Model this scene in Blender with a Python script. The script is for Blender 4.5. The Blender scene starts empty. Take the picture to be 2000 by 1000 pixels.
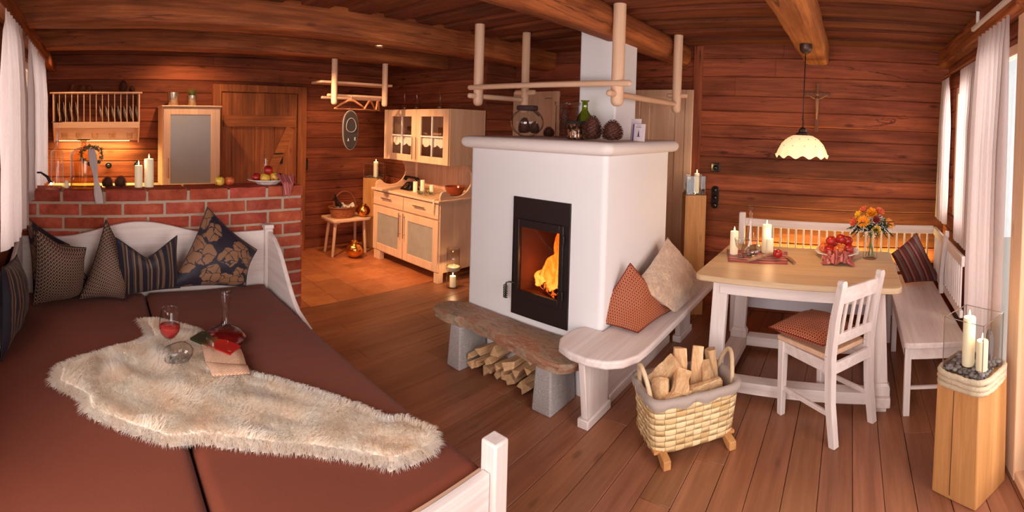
import bpy, math, random
import numpy as np
from mathutils import Vector, Matrix, noise as mnoise
PI = math.pi
SC = bpy.context.scene
COL = SC.collection
# ------------------------------------------------------------------ camera (a cylindrical panorama, eye 1.65 m above the floor)
F, YC, YAW, PITCH, ROLL, EYE = 941.83, 270.78, 0.8666, -0.0263, 0.0267, 1.65
_f = Vector((math.sin(YAW), math.cos(YAW), 0)); _r = Vector((math.cos(YAW), -math.sin(YAW), 0)); _u = Vector((0, 0, 1))
_f2 = _f * math.cos(PITCH) + _u * math.sin(PITCH); _u2 = -_f * math.sin(PITCH) + _u * math.cos(PITCH)
_r3 = _r * math.cos(ROLL) + _u2 * math.sin(ROLL); _u3 = -_r * math.sin(ROLL) + _u2 * math.cos(ROLL)
cd = bpy.data.cameras.new('camera'); cam = bpy.data.objects.new('camera', cd); COL.objects.link(cam)
cam.matrix_world = Matrix(((_r3.x, _u3.x, -_f2.x, 0), (_r3.y, _u3.y, -_f2.y, 0), (_r3.z, _u3.z, -_f2.z, EYE), (0, 0, 0, 1)))
cd.type = 'PANO'; cd.panorama_type = 'CENTRAL_CYLINDRICAL'
cd.central_cylindrical_radius = 1.0
cd.central_cylindrical_range_u_min = -1000 / F; cd.central_cylindrical_range_u_max = 1000 / F
cd.central_cylindrical_range_v_min = (YC - 1000) / F; cd.central_cylindrical_range_v_max = YC / F
cd.clip_start = 0.02
SC.camera = cam
SC.view_settings.view_transform = 'Standard'; SC.view_settings.look = 'None'
SC.view_settings.gamma = 1; SC.view_settings.use_curve_mapping = False
SC.view_settings.exposure = 0.12
# a photograph pixel (2000 x 1000) turned into a point of the room: on the plane X=, Y=, Z=, or above a ground point
def ray(x, y):
    t = (x - 1000) / F; v = (YC - y) / F
    return math.sin(t) * _r3 + v * _u3 + math.cos(t) * _f2
E0 = Vector((0, 0, EYE))
def ax(x, y, X): d = ray(x, y); return E0 + d * (X / d.x)
def ay(x, y, Y): d = ray(x, y); return E0 + d * (Y / d.y)
def az(x, y, Z=0.0): d = ray(x, y); return E0 + d * ((Z - EYE) / d.z)
# ------------------------------------------------------------------ world and lights
W = bpy.data.worlds.new('world'); SC.world = W; W.use_nodes = True
bg = W.node_tree.nodes['Background']; bg.inputs[0].default_value = (1.0, 0.96, 0.95, 1); bg.inputs[1].default_value = 1.2
def area(name, loc, aim, sx, sy, power, col):
    l = bpy.data.lights.new(name, 'AREA'); l.shape = 'RECTANGLE'; l.size = sx; l.size_y = sy; l.energy = power; l.color = col
    o = bpy.data.objects.new(name, l); COL.objects.link(o); o.location = loc
    o.rotation_euler = (Vector(aim) - Vector(loc)).to_track_quat('-Z', 'Y').to_euler(); return o
def point(name, loc, power, col, r=0.03):
    l = bpy.data.lights.new(name, 'POINT'); l.energy = power; l.color = col; l.shadow_soft_size = r
    o = bpy.data.objects.new(name, l); COL.objects.link(o); o.location = loc; return o
def spot(name, loc, aim, power, col, ang, r=0.04, blend=0.6):
    l = bpy.data.lights.new(name, 'SPOT'); l.energy = power; l.color = col; l.shadow_soft_size = r; l.spot_size = ang; l.spot_blend = blend
    o = bpy.data.objects.new(name, l); COL.objects.link(o); o.location = loc
    o.rotation_euler = (Vector(aim) - Vector(loc)).to_track_quat('-Z', 'Y').to_euler(); return o
DAY = (1.0, 0.91, 0.89); WARM = (1.0, 0.58, 0.26)
area('daylight_glass_door', (0.9, -1.75, 1.5), (1.4, 0, 1.0), 3.0, 2.4, 108, DAY)
area('daylight_south_window', (3.75, -1.35, 1.6), (3.75, 0, 1.4), 1.2, 1.3, 34, DAY)
area('daylight_long_window', (2.78, -1.45, 1.3), (2.78, 0, 1.2), .9, 2.1, 7, DAY)
area('added_fill_west', (-0.95, 0.6, 1.5), (0.4, 0.7, 1.1), 2.0, 1.6, 116, DAY)  # added frontal fill from beside the camera, through a made-up unseen window
area('daylight_west_window', (-0.95, 2.3, 1.6), (0, 2.4, 1.4), 1.1, 1.2, 12, DAY)
area('daylight_kitchen_window', (-0.95, 3.85, 1.6), (0, 3.85, 1.4), 1.3, 1.2, 9, DAY)
# ------------------------------------------------------------------ tagging
def tag(o, label=None, cat=None, group=None, kind=None):
    if label: o['label'] = label
    if cat: o['category'] = cat
    if group: o['group'] = group
    if kind: o['kind'] = kind
    return o
ORG = {}
def empty(name, loc, label=None, cat=None, group=None):
    o = bpy.data.objects.new(name, None); COL.objects.link(o); o.location = loc; o.empty_display_size = 0.05
    ORG[o.name] = Vector(loc); return tag(o, label, cat, group)
def dup(root, loc, rz=0.0, label=None, sc=None, rot=None, mats=None):
    def cp(o, par):
        c = o.copy(); COL.objects.link(c); c.parent = par
        for ch in o.children: cp(ch, c)
        return c
    r = cp(root, None); r.location = loc
    r.rotation_euler = rot if rot is not None else (0, 0, rz)
    if sc is not None: r.scale = (sc, sc, sc) if isinstance(sc, (int, float)) else sc
    if label: r['label'] = label
    return r
# ------------------------------------------------------------------ mesh builder (points are given in room coordinates)
class MB:
    def __init__(s): s.v = []; s.f = []; s.t = []; s.uv = None; s.tint = 1.0
    def add(s, vs, fs, tint=None):
        b = len(s.v); s.v += [tuple(p) for p in vs]; s.f += [tuple(i + b for i in q) for q in fs]
        s.t += [s.tint if tint is None else tint] * len(vs); return s
    def box(s, a, b, tint=None, M=None, ch=0.0):
        x0, y0, z0 = [min(p, q) for p, q in zip(a, b)]; x1, y1, z1 = [max(p, q) for p, q in zip(a, b)]
        vs = [Vector(p) for p in ((x0, y0, z0), (x1, y0, z0), (x1, y1, z0), (x0, y1, z0), (x0, y0, z1), (x1, y0, z1), (x1, y1, z1), (x0, y1, z1))]
        if M is not None: vs = [M @ p for p in vs]
        return s.add(vs, ((0, 3, 2, 1), (4, 5, 6, 7), (0, 1, 5, 4), (1, 2, 6, 5), (2, 3, 7, 6), (3, 0, 4, 7)), tint)
    def bar(s, p, q, w, h, up=(0, 0, 1), w2=None, h2=None, tint=None):
        p = Vector(p); q = Vector(q); d = (q - p).normalized(); up = Vector(up)
        sd = d.cross(up)
        if sd.length < 1e-4: sd = d.cross(Vector((0, 1, 0)))
        sd.normalize(); u = sd.cross(d).normalized(); w2 = w if w2 is None else w2; h2 = h if h2 is None else h2
        vs = [p - sd * w / 2 - u * h / 2, p + sd * w / 2 - u * h / 2, p + sd * w / 2 + u * h / 2, p - sd * w / 2 + u * h / 2,
              q - sd * w2 / 2 - u * h2 / 2, q + sd * w2 / 2 - u * h2 / 2, q + sd * w2 / 2 + u * h2 / 2, q - sd * w2 / 2 + u * h2 / 2]
        return s.add(vs, ((0, 3, 2, 1), (4, 5, 6, 7), (0, 1, 5, 4), (1, 2, 6, 5), (2, 3, 7, 6), (3, 0, 4, 7)), tint)
    def tube(s, pts, r, n=10, caps=True, closed=False, tint=None, squash=None):
        pts = [Vector(p) for p in pts]; m = len(pts); rs = r if isinstance(r, (list, tuple)) else [r] * m
        vs = []; prev = None
        for i, p in enumerate(pts):
            if closed: d = (pts[(i + 1) % m] - pts[i - 1])
            else: d = pts[min(i + 1, m - 1)] - pts[max(i - 1, 0)]
            d.normalize()
            if prev is None:
                a = Vector((0, 0, 1)) if abs(d.z) < 0.9 else Vector((1, 0, 0)); a = (a - d * a.dot(d)).normalized()
            else: a = (prev - d * prev.dot(d)).normalized()
            prev = a; b = d.cross(a)
            for k in range(n):
                t = 2 * PI * k / n; vs.append(p + (a * math.cos(t) * (squash or 1) + b * math.sin(t)) * rs[i])
        fs = []
        for i in range(m if closed else m - 1):
            j = (i + 1) % m
            for k in range(n): l = (k + 1) % n; fs.append((i * n + k, i * n + l, j * n + l, j * n + k))
        if caps and not closed: fs += [tuple(range(n - 1, -1, -1)), tuple((m - 1) * n + k for k in range(n))]
        return s.add(vs, fs, tint)
    def pole(s, p, q, r, n=14, r2=None, round0=True, round1=True):
        p = Vector(p); q = Vector(q); r2 = r if r2 is None else r2; d = (q - p).normalized(); pts = []; rs = []
        if round0:
            pts = [p + d * (r * 0.9) * t for t in (0, 0.08, 0.3, 0.62)]; rs = [r * t for t in (0.25, 0.5, 0.78, 0.95)]
        pts.append(p + d * (r if round0 else 0)); rs.append(r)
        pts.append(q - d * (r2 if round1 else 0)); rs.append(r2)
        if round1:
            pts += [q - d * (r2 * 0.9) * t for t in (0.62, 0.3, 0.08, 0)]; rs += [r2 * t for t in (0.95, 0.78, 0.5, 0.25)]
        return s.tube(pts, rs, n)
    def lathe(s, c, prof, n=28, tint=None, wave=None):
        c = Vector(c); vs = []; m = len(prof)
        for i, (r, z) in enumerate(prof):
            for k in range(n):
                t = 2 * PI * k / n; rr = r * (1 + (wave(i, t) if wave else 0))
                vs.append((c.x + rr * math.cos(t), c.y + rr * math.sin(t), c.z + z))
        fs = [(i * n + k, i * n + (k + 1) % n, (i + 1) * n + (k + 1) % n, (i + 1) * n + k) for i in range(m - 1) for k in range(n)]
        if prof[0][0] > 1e-5: fs.append(tuple(range(n - 1, -1, -1)))
        if prof[-1][0] > 1e-5: fs.append(tuple((m - 1) * n + k for k in range(n)))
        return s.add(vs, fs, tint)
    def shell(s, c, prof, th=0.0018, n=32):
        inner = [(max(r - th, 0.0005), z + (th if i == 0 else 0)) for i, (r, z) in enumerate(prof)]
        full = prof + inner[::-1]; c = Vector(c); vs = []
        for r, z in full:
            for k in range(n): t = 2 * PI * k / n; vs.append((c.x + r * math.cos(t), c.y + r * math.sin(t), c.z + z))
        m = len(full); fs = [(i * n + k, i * n + (k + 1) % n, (i + 1) * n + (k + 1) % n, (i + 1) * n + k) for i in range(m - 1) for k in range(n)]
        fs.append(tuple(range(n - 1, -1, -1))); fs.append(tuple((m - 1) * n + k for k in range(n)))
        return s.add(vs, fs)
    def prism(s, poly, d, tint=None):
        d = Vector(d); p = [Vector(q) for q in poly]; n = len(p)
        return s.add(p + [q + d for q in p], [tuple(range(n - 1, -1, -1)), tuple(range(n, 2 * n))] + [(i, (i + 1) % n, n + (i + 1) % n, n + i) for i in range(n)], tint)
    def ball(s, c, r, n=16, m=10, sq=(1, 1, 1), f=None):
        c = Vector(c); vs = [c + Vector((0, 0, -r * sq[2]))]
        for i in range(1, m):
            a = -PI / 2 + PI * i / m
            for k in range(n):
                t = 2 * PI * k / n; g = f(i / m, t) if f else 1
                vs.append(c + Vector((math.cos(a) * math.cos(t) * sq[0], math.cos(a) * math.sin(t) * sq[1], math.sin(a) * sq[2])) * r * g)
        vs.append(c + Vector((0, 0, r * sq[2]))); fs = [(0, 1 + (k + 1) % n, 1 + k) for k in range(n)]
        for i in range(m - 2):
            for k in range(n): fs.append((1 + i * n + k, 1 + i * n + (k + 1) % n, 1 + (i + 1) * n + (k + 1) % n, 1 + (i + 1) * n + k))
        b = 1 + (m - 2) * n; fs += [(b + k, b + (k + 1) % n, len(vs) - 1) for k in range(n)]
        return s.add(vs, fs)
    def grid(s, fn, nu, nv, wrap=False, tint=None):
        vs = [fn(i / nu, j / nv) for j in range(nv + 1) for i in range(nu + 1)]; w = nu + 1
        return s.add(vs, [(j * w + i, j * w + i + 1, (j + 1) * w + i + 1, (j + 1) * w + i) for j in range(nv) for i in range(nu)], tint)
    def build(s, name, mat, parent=None, smooth=False, bevel=0.0, bseg=2, sub=0, org=None, seg_angle=35):
        me = bpy.data.meshes.new(name)
        V = np.array(s.v, dtype=np.float64)
        if parent is not None: o0 = ORG[parent.name]
        elif org is not None: o0 = Vector(org)
        else:
            lo = V.min(0); hi = V.max(0); o0 = Vector(((lo[0] + hi[0]) / 2, (lo[1] + hi[1]) / 2, lo[2]))
        me.from_pydata((V - np.array(o0)).tolist(), [], s.f)
        a = me.color_attributes.new('tint', 'FLOAT_COLOR', 'POINT')
        t = np.array([q if isinstance(q, tuple) else (q, q, q) for q in s.t], dtype=np.float32); c = np.ones((len(t), 4), dtype=np.float32); c[:, :3] = t
        a.data.foreach_set('color', c.ravel())
        if s.uv is not None:
            uvl = me.uv_layers.new(name='uv'); li = np.empty(len(me.loops), dtype=np.int32); me.loops.foreach_get('vertex_index', li)
            uvl.data.foreach_set('uv', np.array(s.uv, dtype=np.float32)[li].ravel())
        me.materials.append(mat)
        if smooth:
            me.polygons.foreach_set('use_smooth', [True] * len(me.polygons))
            if smooth == 'auto': me.set_sharp_from_angle(angle=math.radians(seg_angle))
        o = bpy.data.objects.new(name, me); COL.objects.link(o)
        if parent is not None: o.parent = parent
        else: o.location = o0
        ORG[o.name] = o0
        if bevel:
            m = o.modifiers.new('bevel', 'BEVEL'); m.width = bevel; m.segments = bseg; m.limit_method = 'ANGLE'; m.angle_limit = math.radians(40); m.harden_normals = False
            me.polygons.foreach_set('use_smooth', [True] * len(me.polygons)); me.set_sharp_from_angle(angle=math.radians(50))
        if sub: m = o.modifiers.new('smooth', 'SUBSURF'); m.levels = m.render_levels = sub
        return o
# ------------------------------------------------------------------ materials
def srgb(r, g, b):
    f = lambda c: c / 12.92 if c <= 0.04045 else ((c + 0.055) / 1.055) ** 2.4
    return (f(r / 255), f(g / 255), f(b / 255), 1)
def nt(name):
    m = bpy.data.materials.new(name); m.use_nodes = True; n = m.node_tree; return m, n, n.nodes['Principled BSDF']
def N(n, t, **k):
    o = n.nodes.new(t)
    for a, b in k.items(): setattr(o, a, b)
    return o
def L(n, a, b): n.links.new(a, b)
def ramp(n, src, stops):
    r = N(n, 'ShaderNodeValToRGB'); e = r.color_ramp.elements
    while len(e) < len(stops): e.new(0.5)
    for q, (p, c) in zip(e, stops): q.position = p; q.color = c if len(c) == 4 else (*c, 1)
    L(n, src, r.inputs[0]); return r.outputs[0]
def mixc(n, a, b, fac, mode='MIX'):
    m = N(n, 'ShaderNodeMix', data_type='RGBA', blend_type=mode)
    for s_, v in ((m.inputs[0], fac), (m.inputs[6], a), (m.inputs[7], b)):
        if hasattr(v, 'is_output'): L(n, v, s_)
        else: s_.default_value = v
    return m.outputs[2]
def coords(n, scale, kind='Object', rot=None, loc=None):
    c = N(n, 'ShaderNodeTexCoord'); m = N(n, 'ShaderNodeMapping'); m.inputs['Scale'].default_value = scale
    if rot: m.inputs['Rotation'].default_value = rot
    if loc: m.inputs['Location'].default_value = loc
    L(n, c.outputs[kind], m.inputs[0]); return m.outputs[0]
def noise_(n, co, scale=1, detail=4, rough=0.6, dist=0.0):
    t = N(n, 'ShaderNodeTexNoise'); t.inputs['Scale'].default_value = scale; t.inputs['Detail'].default_value = detail
    t.inputs['Roughness'].default_value = rough; t.inputs['Distortion'].default_value = dist
    if co is not None: L(n, co, t.inputs['Vector'])
    return t.outputs[0]
def bump(n, h, strength, dist, bs):
    b = N(n, 'ShaderNodeBump'); b.inputs['Strength'].default_value = strength; b.inputs['Distance'].default_value = dist
    L(n, h, b.inputs['Height']); L(n, b.outputs[0], bs.inputs['Normal'])
def tinted(n, col):
    a = N(n, 'ShaderNodeAttribute'); a.attribute_name = 'tint'; return mixc(n, col, a.outputs[0], 1.0, 'MULTIPLY')
MATS = {}
def wood(name, dark, light, axis='X', across=14, rough=0.6, crack=0.0, knots=0.5, bmp=0.3, streak=0.5, spec=0.3):
    key = (name, axis)
    if key in MATS: return MATS[key]
    m, n, bs = nt(name + '_' + axis.lower())
    g = {'X': (0.9, across, across), 'Y': (across, 0.9, across), 'Z': (across, across, 0.9)}[axis]
    co = coords(n, g); a = noise_(n, co, 1.0, 6, 0.62, 0.6)
    g2 = tuple(v * (2.0 if v < 1 else 4.5) for v in g); b = noise_(n, coords(n, g2, loc=(3, 7, 1)), 1.0, 3, 0.7, 0.3)
    col = ramp(n, a, [(0.3, dark), (0.68, light)])
    dk = tuple(c * 0.62 for c in dark[:3]) + (1,)
    col = mixc(n, col, dk, ramp(n, b, [(0.42, (streak,) * 3), (0.62, (0, 0, 0))]))
    if knots:
        v = N(n, 'ShaderNodeTexVoronoi'); v.inputs['Scale'].default_value = 1.0
        gk = {'X': (2.2, 6, 6), 'Y': (6, 2.2, 6), 'Z': (6, 6, 2.2)}[axis]; L(n, coords(n, gk), v.inputs['Vector'])
        col = mixc(n, col, tuple(c * 0.35 for c in dark[:3]) + (1,), ramp(n, v.outputs[0], [(0.05, (knots,) * 3), (0.13, (0, 0, 0))]))
    h = a
    if crack:
        gc = tuple(v_ * (0.5 if v_ < 1 else 0.8) for v_ in g); c = noise_(n, coords(n, gc, loc=(11, 5, 9)), 1.0, 5, 0.55, 1.2)
        cr = ramp(n, c, [(0.487, (0, 0, 0)), (0.5, (crack,) * 3), (0.513, (0, 0, 0))])
        big = noise_(n, coords(n, (1, 1, 1), loc=(5, 2, 8)), 1.4, 2); cr = mixc(n, (0, 0, 0, 1), cr, ramp(n, big, [(0.42, (0, 0, 0)), (0.6, (1, 1, 1))]))
        col = mixc(n, col, tuple(x * 0.12 for x in dark[:3]) + (1,), cr)
        blot = noise_(n, coords(n, {'X': (0.8, 2.5, 2.5), 'Y': (2.5, 0.8, 2.5), 'Z': (2.5, 2.5, 0.8)}[axis], loc=(1, 4, 2)), 1.3, 3)
        col = mixc(n, col, tuple(x * 0.4 for x in dark[:3]) + (1,), ramp(n, blot, [(0.5, (0, 0, 0)), (0.78, (0.75,) * 3)]))
    L(n, tinted(n, col), bs.inputs['Base Color']); bs.inputs['Roughness'].default_value = rough
    bs.inputs['Specular IOR Level'].default_value = spec
    if bmp: bump(n, b, bmp, 0.004, bs)
    MATS[key] = m; return m
def logw(axis): return wood('old_log_wood', srgb(116, 56, 36), srgb(170, 92, 58), axis, 10, 0.7, 0.95, 0.8, 0.6, 0.4, 0.2)
def beamw(axis): return wood('beam_wood', srgb(122, 62, 34), srgb(190, 108, 60), axis, 9, 0.65, 0.9, 0.5, 0.6, 0.55, 0.2)
def boardw(axis): return wood('ceiling_board', srgb(92, 46, 28), srgb(142, 74, 42), axis, 12, 0.7, 0.5, 0.6, 0.5, 0.5, 0.2)
def doorw(axis): return wood('door_wood', srgb(140, 74, 38), srgb(196, 116, 62), axis, 12, 0.6, 0.3, 0.8, 0.4, 0.5, 0.3)
def white(axis): return wood('whitewashed_wood', srgb(216, 196, 188), srgb(238, 224, 218), axis, 16, 0.5, 0, 0.12, 0.12, 0.14, 0.35)
def pine(axis): return wood('pale_pine', srgb(214, 168, 136), srgb(232, 192, 160), axis, 14, 0.5, 0, 0.15, 0.1, 0.16, 0.35)
def oak(axis): return wood('yellow_timber', srgb(176, 118, 66), srgb(214, 156, 98), axis, 10, 0.55, 0, 0.5, 0.2, 0.22, 0.3)
def tabletop_w(axis): return wood('table_wood', srgb(196, 162, 124), srgb(218, 188, 152), axis, 12, 0.4, 0, 0.1, 0.08, 0.2, 0.4)
def split(axis): return wood('split_firewood', srgb(202, 150, 102), srgb(244, 206, 160), axis, 22, 0.85, 0.4, 0.3, 0.8, 0.3, 0.15)
def floorw(axis): return wood('floor_wood', srgb(132, 80, 54), srgb(166, 108, 78), axis, 9, 0.36, 0, 0.5, 0.12, 0.3, 0.4)
def plain(name, col, rough=0.5, metal=0.0, spec=0.5, bmp=0, bsc=60, emit=None, var=0.0, sss=0):
    if name in MATS: return MATS[name]
    m, n, bs = nt(name); bs.inputs['Roughness'].default_value = rough; bs.inputs['Metallic'].default_value = metal
    bs.inputs['Specular IOR Level'].default_value = spec
    co = coords(n, (1, 1, 1)); nz = noise_(n, co, bsc, 4)
    c2 = tuple(x * (1 - max(var, 0.04)) for x in col[:3]) + (1,)
    L(n, tinted(n, mixc(n, col, c2, nz)), bs.inputs['Base Color'])
    if bmp: bump(n, nz, bmp, 0.004, bs)
    if emit: bs.inputs['Emission Color'].default_value = emit[0]; bs.inputs['Emission Strength'].default_value = emit[1]
    if sss: bs.inputs['Subsurface Weight'].default_value = sss; bs.inputs['Subsurface Radius'].default_value = (0.02, 0.012, 0.006)
    MATS[name] = m; return m
def glass(name, tint=(1, 1, 1), edge=(0.7, 0.7, 0.7), lo=0.06, hi=0.75, rough=0.03):
    if name in MATS: return MATS[name]
    m = bpy.data.materials.new(name); m.use_nodes = True; n = m.node_tree; n.nodes.clear()
    out = N(n, 'ShaderNodeOutputMaterial'); tr = N(n, 'ShaderNodeBsdfTransparent'); gl = N(n, 'ShaderNodeBsdfGlossy'); gl.inputs['Roughness'].default_value = rough
    lw = N(n, 'ShaderNodeLayerWeight'); lw.inputs[0].default_value = 0.5
    L(n, mixc(n, (*tint, 1), (*edge, 1), ramp(n, lw.outputs[1], [(0.45, (0, 0, 0)), (0.98, (1, 1, 1))])), tr.inputs[0])
    mx = N(n, 'ShaderNodeMixShader'); L(n, ramp(n, lw.outputs[1], [(0.55, (lo,) * 3), (1.0, (hi,) * 3)]), mx.inputs[0])
    L(n, tr.outputs[0], mx.inputs[1]); L(n, gl.outputs[0], mx.inputs[2]); L(n, mx.outputs[0], out.inputs[0]); MATS[name] = m; return m
def curtain_mat():
    m = bpy.data.materials.new('sheer_curtain'); m.use_nodes = True; n = m.node_tree; n.nodes.clear()
    out = N(n, 'ShaderNodeOutputMaterial'); d = N(n, 'ShaderNodeBsdfDiffuse'); t = N(n, 'ShaderNodeBsdfTranslucent'); tr = N(n, 'ShaderNodeBsdfTransparent')
    c = mixc(n, srgb(232, 214, 208), srgb(212, 192, 186), noise_(n, coords(n, (300, 300, 40)), 1, 2))
    L(n, c, d.inputs[0]); L(n, c, t.inputs[0]); a = N(n, 'ShaderNodeMixShader'); a.inputs[0].default_value = 0.52
    L(n, d.outputs[0], a.inputs[1]); L(n, t.outputs[0], a.inputs[2]); b = N(n, 'ShaderNodeMixShader'); b.inputs[0].default_value = 0.10
    L(n, a.outputs[0], b.inputs[1]); L(n, tr.outputs[0], b.inputs[2]); L(n, b.outputs[0], out.inputs[0]); return m
M_CURT = curtain_mat()
M_PLASTER = plain('white_plaster', srgb(230, 224, 224), 0.9, 0, 0.2, 0.35, 14)
M_MORTAR = plain('mortar', srgb(188, 166, 146), 0.95, 0, 0.1, 0.6, 60, var=0.15)
M_BLACK = plain('black_iron', srgb(34, 26, 24), 0.45, 0.3, 0.5, 0.05, 80)
M_BAKE = plain('black_bakelite', srgb(20, 16, 16), 0.15)
M_STEEL = plain('brushed_steel', srgb(190, 180, 172), 0.25, 1.0)
M_GOLD = plain('gold_metal', srgb(226, 158, 82), 0.2, 1.0, 0.5, 0.08, 30)
M_WAX = plain('ivory_wax', srgb(240, 224, 190), 0.45, 0, 0.4, 0, 40, emit=((1, 0.72, 0.4, 1), 0.12), sss=0.3)
M_FLAME = plain('candle_flame', (1, 0.8, 0.4, 1), 0.5, emit=((1, 0.68, 0.28, 1), 14))
M_WICK = plain('black_wick', srgb(30, 24, 20), 0.9)
M_GLASS = glass('clear_glass', (1, 1, 1), (.82, .8, .78), .035, .6)
M_PANE = glass('window_glass', (0.97, 0.98, 0.98), (0.85, 0.88, 0.88), 0.03, 0.4, 0.01)
M_WINE = plain('red_wine', srgb(70, 6, 10), 0.08, 0, 0.6)
M_CHINA = plain('white_china', srgb(236, 228, 222), 0.2)
M_CHROME = plain('chrome', srgb(210, 205, 200), 0.12, 1.0)
M_SOCKET = plain('black_switch', srgb(26, 20, 20), 0.2)
def brick_mat():
    m, n, bs = nt('old_red_brick'); a = noise_(n, coords(n, (1, 1, 1)), 9, 5, 0.7); b = noise_(n, coords(n, (1, 1, 1)), 70, 4, 0.7)
    c = ramp(n, a, [(0.3, srgb(142, 60, 44)), (0.55, srgb(180, 84, 62)), (0.8, srgb(194, 118, 96))])
    c = mixc(n, c, srgb(196, 168, 150), ramp(n, b, [(0.6, (0, 0, 0)), (0.85, (0.4,) * 3)]))
    L(n, tinted(n, c), bs.inputs['Base Color']); bs.inputs['Roughness'].default_value = 0.9; bs.inputs['Specular IOR Level'].default_value = 0.2; bump(n, b, 0.8, 0.004, bs); return m
M_BRICK = brick_mat()
def tile_mat():
    m, n, bs = nt('terracotta_tile'); a = noise_(n, coords(n, (1, 1, 1)), 5, 5, 0.65)
    L(n, tinted(n, ramp(n, a, [(0.3, srgb(158, 88, 52)), (0.7, srgb(196, 122, 76))])), bs.inputs['Base Color']); bs.inputs['Roughness'].default_value = 0.45; bump(n, a, 0.2, 0.01, bs); return m
def granite():
    m, n, bs = nt('grey_granite'); v = noise_(n, coords(n, (1, 1, 1)), 160, 3, 0.8); w = noise_(n, coords(n, (1, 1, 1)), 12, 3)
    L(n, mixc(n, ramp(n, v, [(0.35, srgb(116, 108, 108)), (0.6, srgb(196, 186, 182))]), srgb(160, 148, 144), w), bs.inputs['Base Color']); bs.inputs['Roughness'].default_value = 0.85; bump(n, v, 0.5, 0.003, bs); return m
def gneiss():
    m, n, bs = nt('rusty_gneiss_slab'); a = noise_(n, coords(n, (5, 2.2, 5)), 2.2, 6, 0.7, 1.2); b = noise_(n, coords(n, (14, 4, 14)), 5, 5, 0.75, 0.8)
    c = ramp(n, a, [(0.3, srgb(104, 86, 70)), (0.47, srgb(162, 134, 110)), (0.6, srgb(152, 96, 68)), (0.72, srgb(188, 164, 140))])
    c = mixc(n, c, srgb(206, 190, 170), ramp(n, b, [(0.55, (0, 0, 0)), (0.75, (0.6,) * 3)])); c = mixc(n, c, srgb(74, 60, 50), ramp(n, b, [(0.3, (0.7,) * 3), (0.45, (0, 0, 0))]))
    L(n, c, bs.inputs['Base Color']); bs.inputs['Roughness'].default_value = 0.55; bump(n, b, 0.5, 0.008, bs); return m
def frosted():
    m, n, bs = nt('frosted_glass'); a = noise_(n, coords(n, (1, 1, 1)), 8, 2)
    L(n, ramp(n, a, [(0.2, srgb(150, 142, 134)), (0.8, srgb(170, 160, 150))]), bs.inputs['Base Color']); bs.inputs['Roughness'].default_value = 0.35; return m
M_FROST = frosted()
# fabrics use the UV map of a cushion (0..1 over its face)
def uvmath(n, op, a, b=None):
    m = N(n, 'ShaderNodeMath', operation=op)
    for i, v in enumerate((a, b)):
        if v is None: continue
        if hasattr(v, 'is_output'): L(n, v, m.inputs[i])
        else: m.inputs[i].default_value = v
    return m.outputs[0]
def fabric_dots(name, base, line, k=26, thr=0.34):
    m, n, bs = nt(name); co = coords(n, (k, k, 1), 'UV'); s = N(n, 'ShaderNodeSeparateXYZ'); L(n, co, s.inputs[0])
    fx = uvmath(n, 'SUBTRACT', uvmath(n, 'FRACT', s.outputs[0]), 0.5); fy = uvmath(n, 'SUBTRACT', uvmath(n, 'FRACT', s.outputs[1]), 0.5)
    d = uvmath(n, 'SQRT', uvmath(n, 'ADD', uvmath(n, 'POWER', fx, 2.0), uvmath(n, 'POWER', fy, 2.0)))
    ring = uvmath(n, 'ABSOLUTE', uvmath(n, 'SUBTRACT', d, thr)); f = ramp(n, ring, [(0.06, (1, 1, 1)), (0.12, (0, 0, 0))])
    w = noise_(n, co, 3, 2); L(n, mixc(n, base, line, f), bs.inputs['Base Color']); bs.inputs['Roughness'].default_value = 0.6; bs.inputs['Sheen Weight'].default_value = 0.05; bs.inputs['Specular IOR Level'].default_value = .25
    bump(n, f, 0.2, 0.002, bs); return m
def fabric_stripes(name, cols, rep=3.0, axis=0, rough=0.55):
    m, n, bs = nt(name); s = N(n, 'ShaderNodeSeparateXYZ'); L(n, coords(n, (1, 1, 1), 'UV'), s.inputs[0])
    t = uvmath(n, 'FRACT', uvmath(n, 'MULTIPLY', s.outputs[axis], rep)); r = N(n, 'ShaderNodeValToRGB'); r.color_ramp.interpolation = 'CONSTANT'; e = r.color_ramp.elements
    while len(e) < len(cols): e.new(0.5)
    for q, (p, c) in zip(e, cols): q.position = p; q.color = c
    L(n, t, r.inputs[0]); L(n, r.outputs[0], bs.inputs['Base Color']); bs.inputs['Roughness'].default_value = rough; bs.inputs['Sheen Weight'].default_value = 0.05; bs.inputs['Specular IOR Level'].default_value = .25
    bump(n, noise_(n, coords(n, (90, 90, 1), 'UV'), 1, 2), 0.25, 0.002, bs); return m
def fabric_floral(name, base, petal):
    m, n, bs = nt(name); co = coords(n, (3.6, 3.6, 1), 'UV'); w = N(n, 'ShaderNodeTexNoise'); w.inputs['Scale'].default_value = 1.8; L(n, co, w.inputs['Vector'])
    co2 = mixc(n, co, w.outputs[1], 0.32); v = N(n, 'ShaderNodeTexVoronoi', feature='F1'); v.inputs['Scale'].default_value = 1.6; L(n, co2, v.inputs['Vector'])
    e = N(n, 'ShaderNodeTexVoronoi', feature='DISTANCE_TO_EDGE'); e.inputs['Scale'].default_value = 3.0; L(n, co2, e.inputs['Vector'])
    f1 = ramp(n, v.outputs[0], [(0.56, (1, 1, 1)), (0.6, (0, 0, 0))]); f2 = ramp(n, e.outputs[0], [(0.02, (0, 0, 0)), (0.045, (1, 1, 1))])
    f = mixc(n, (0, 0, 0, 1), f1, f2); L(n, mixc(n, base, petal, f), bs.inputs['Base Color']); bs.inputs['Roughness'].default_value = 0.5; bs.inputs['Sheen Weight'].default_value = 0.05; bs.inputs['Specular IOR Level'].default_value = .25; bump(n, f, 0.3, 0.002, bs); return m
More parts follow.
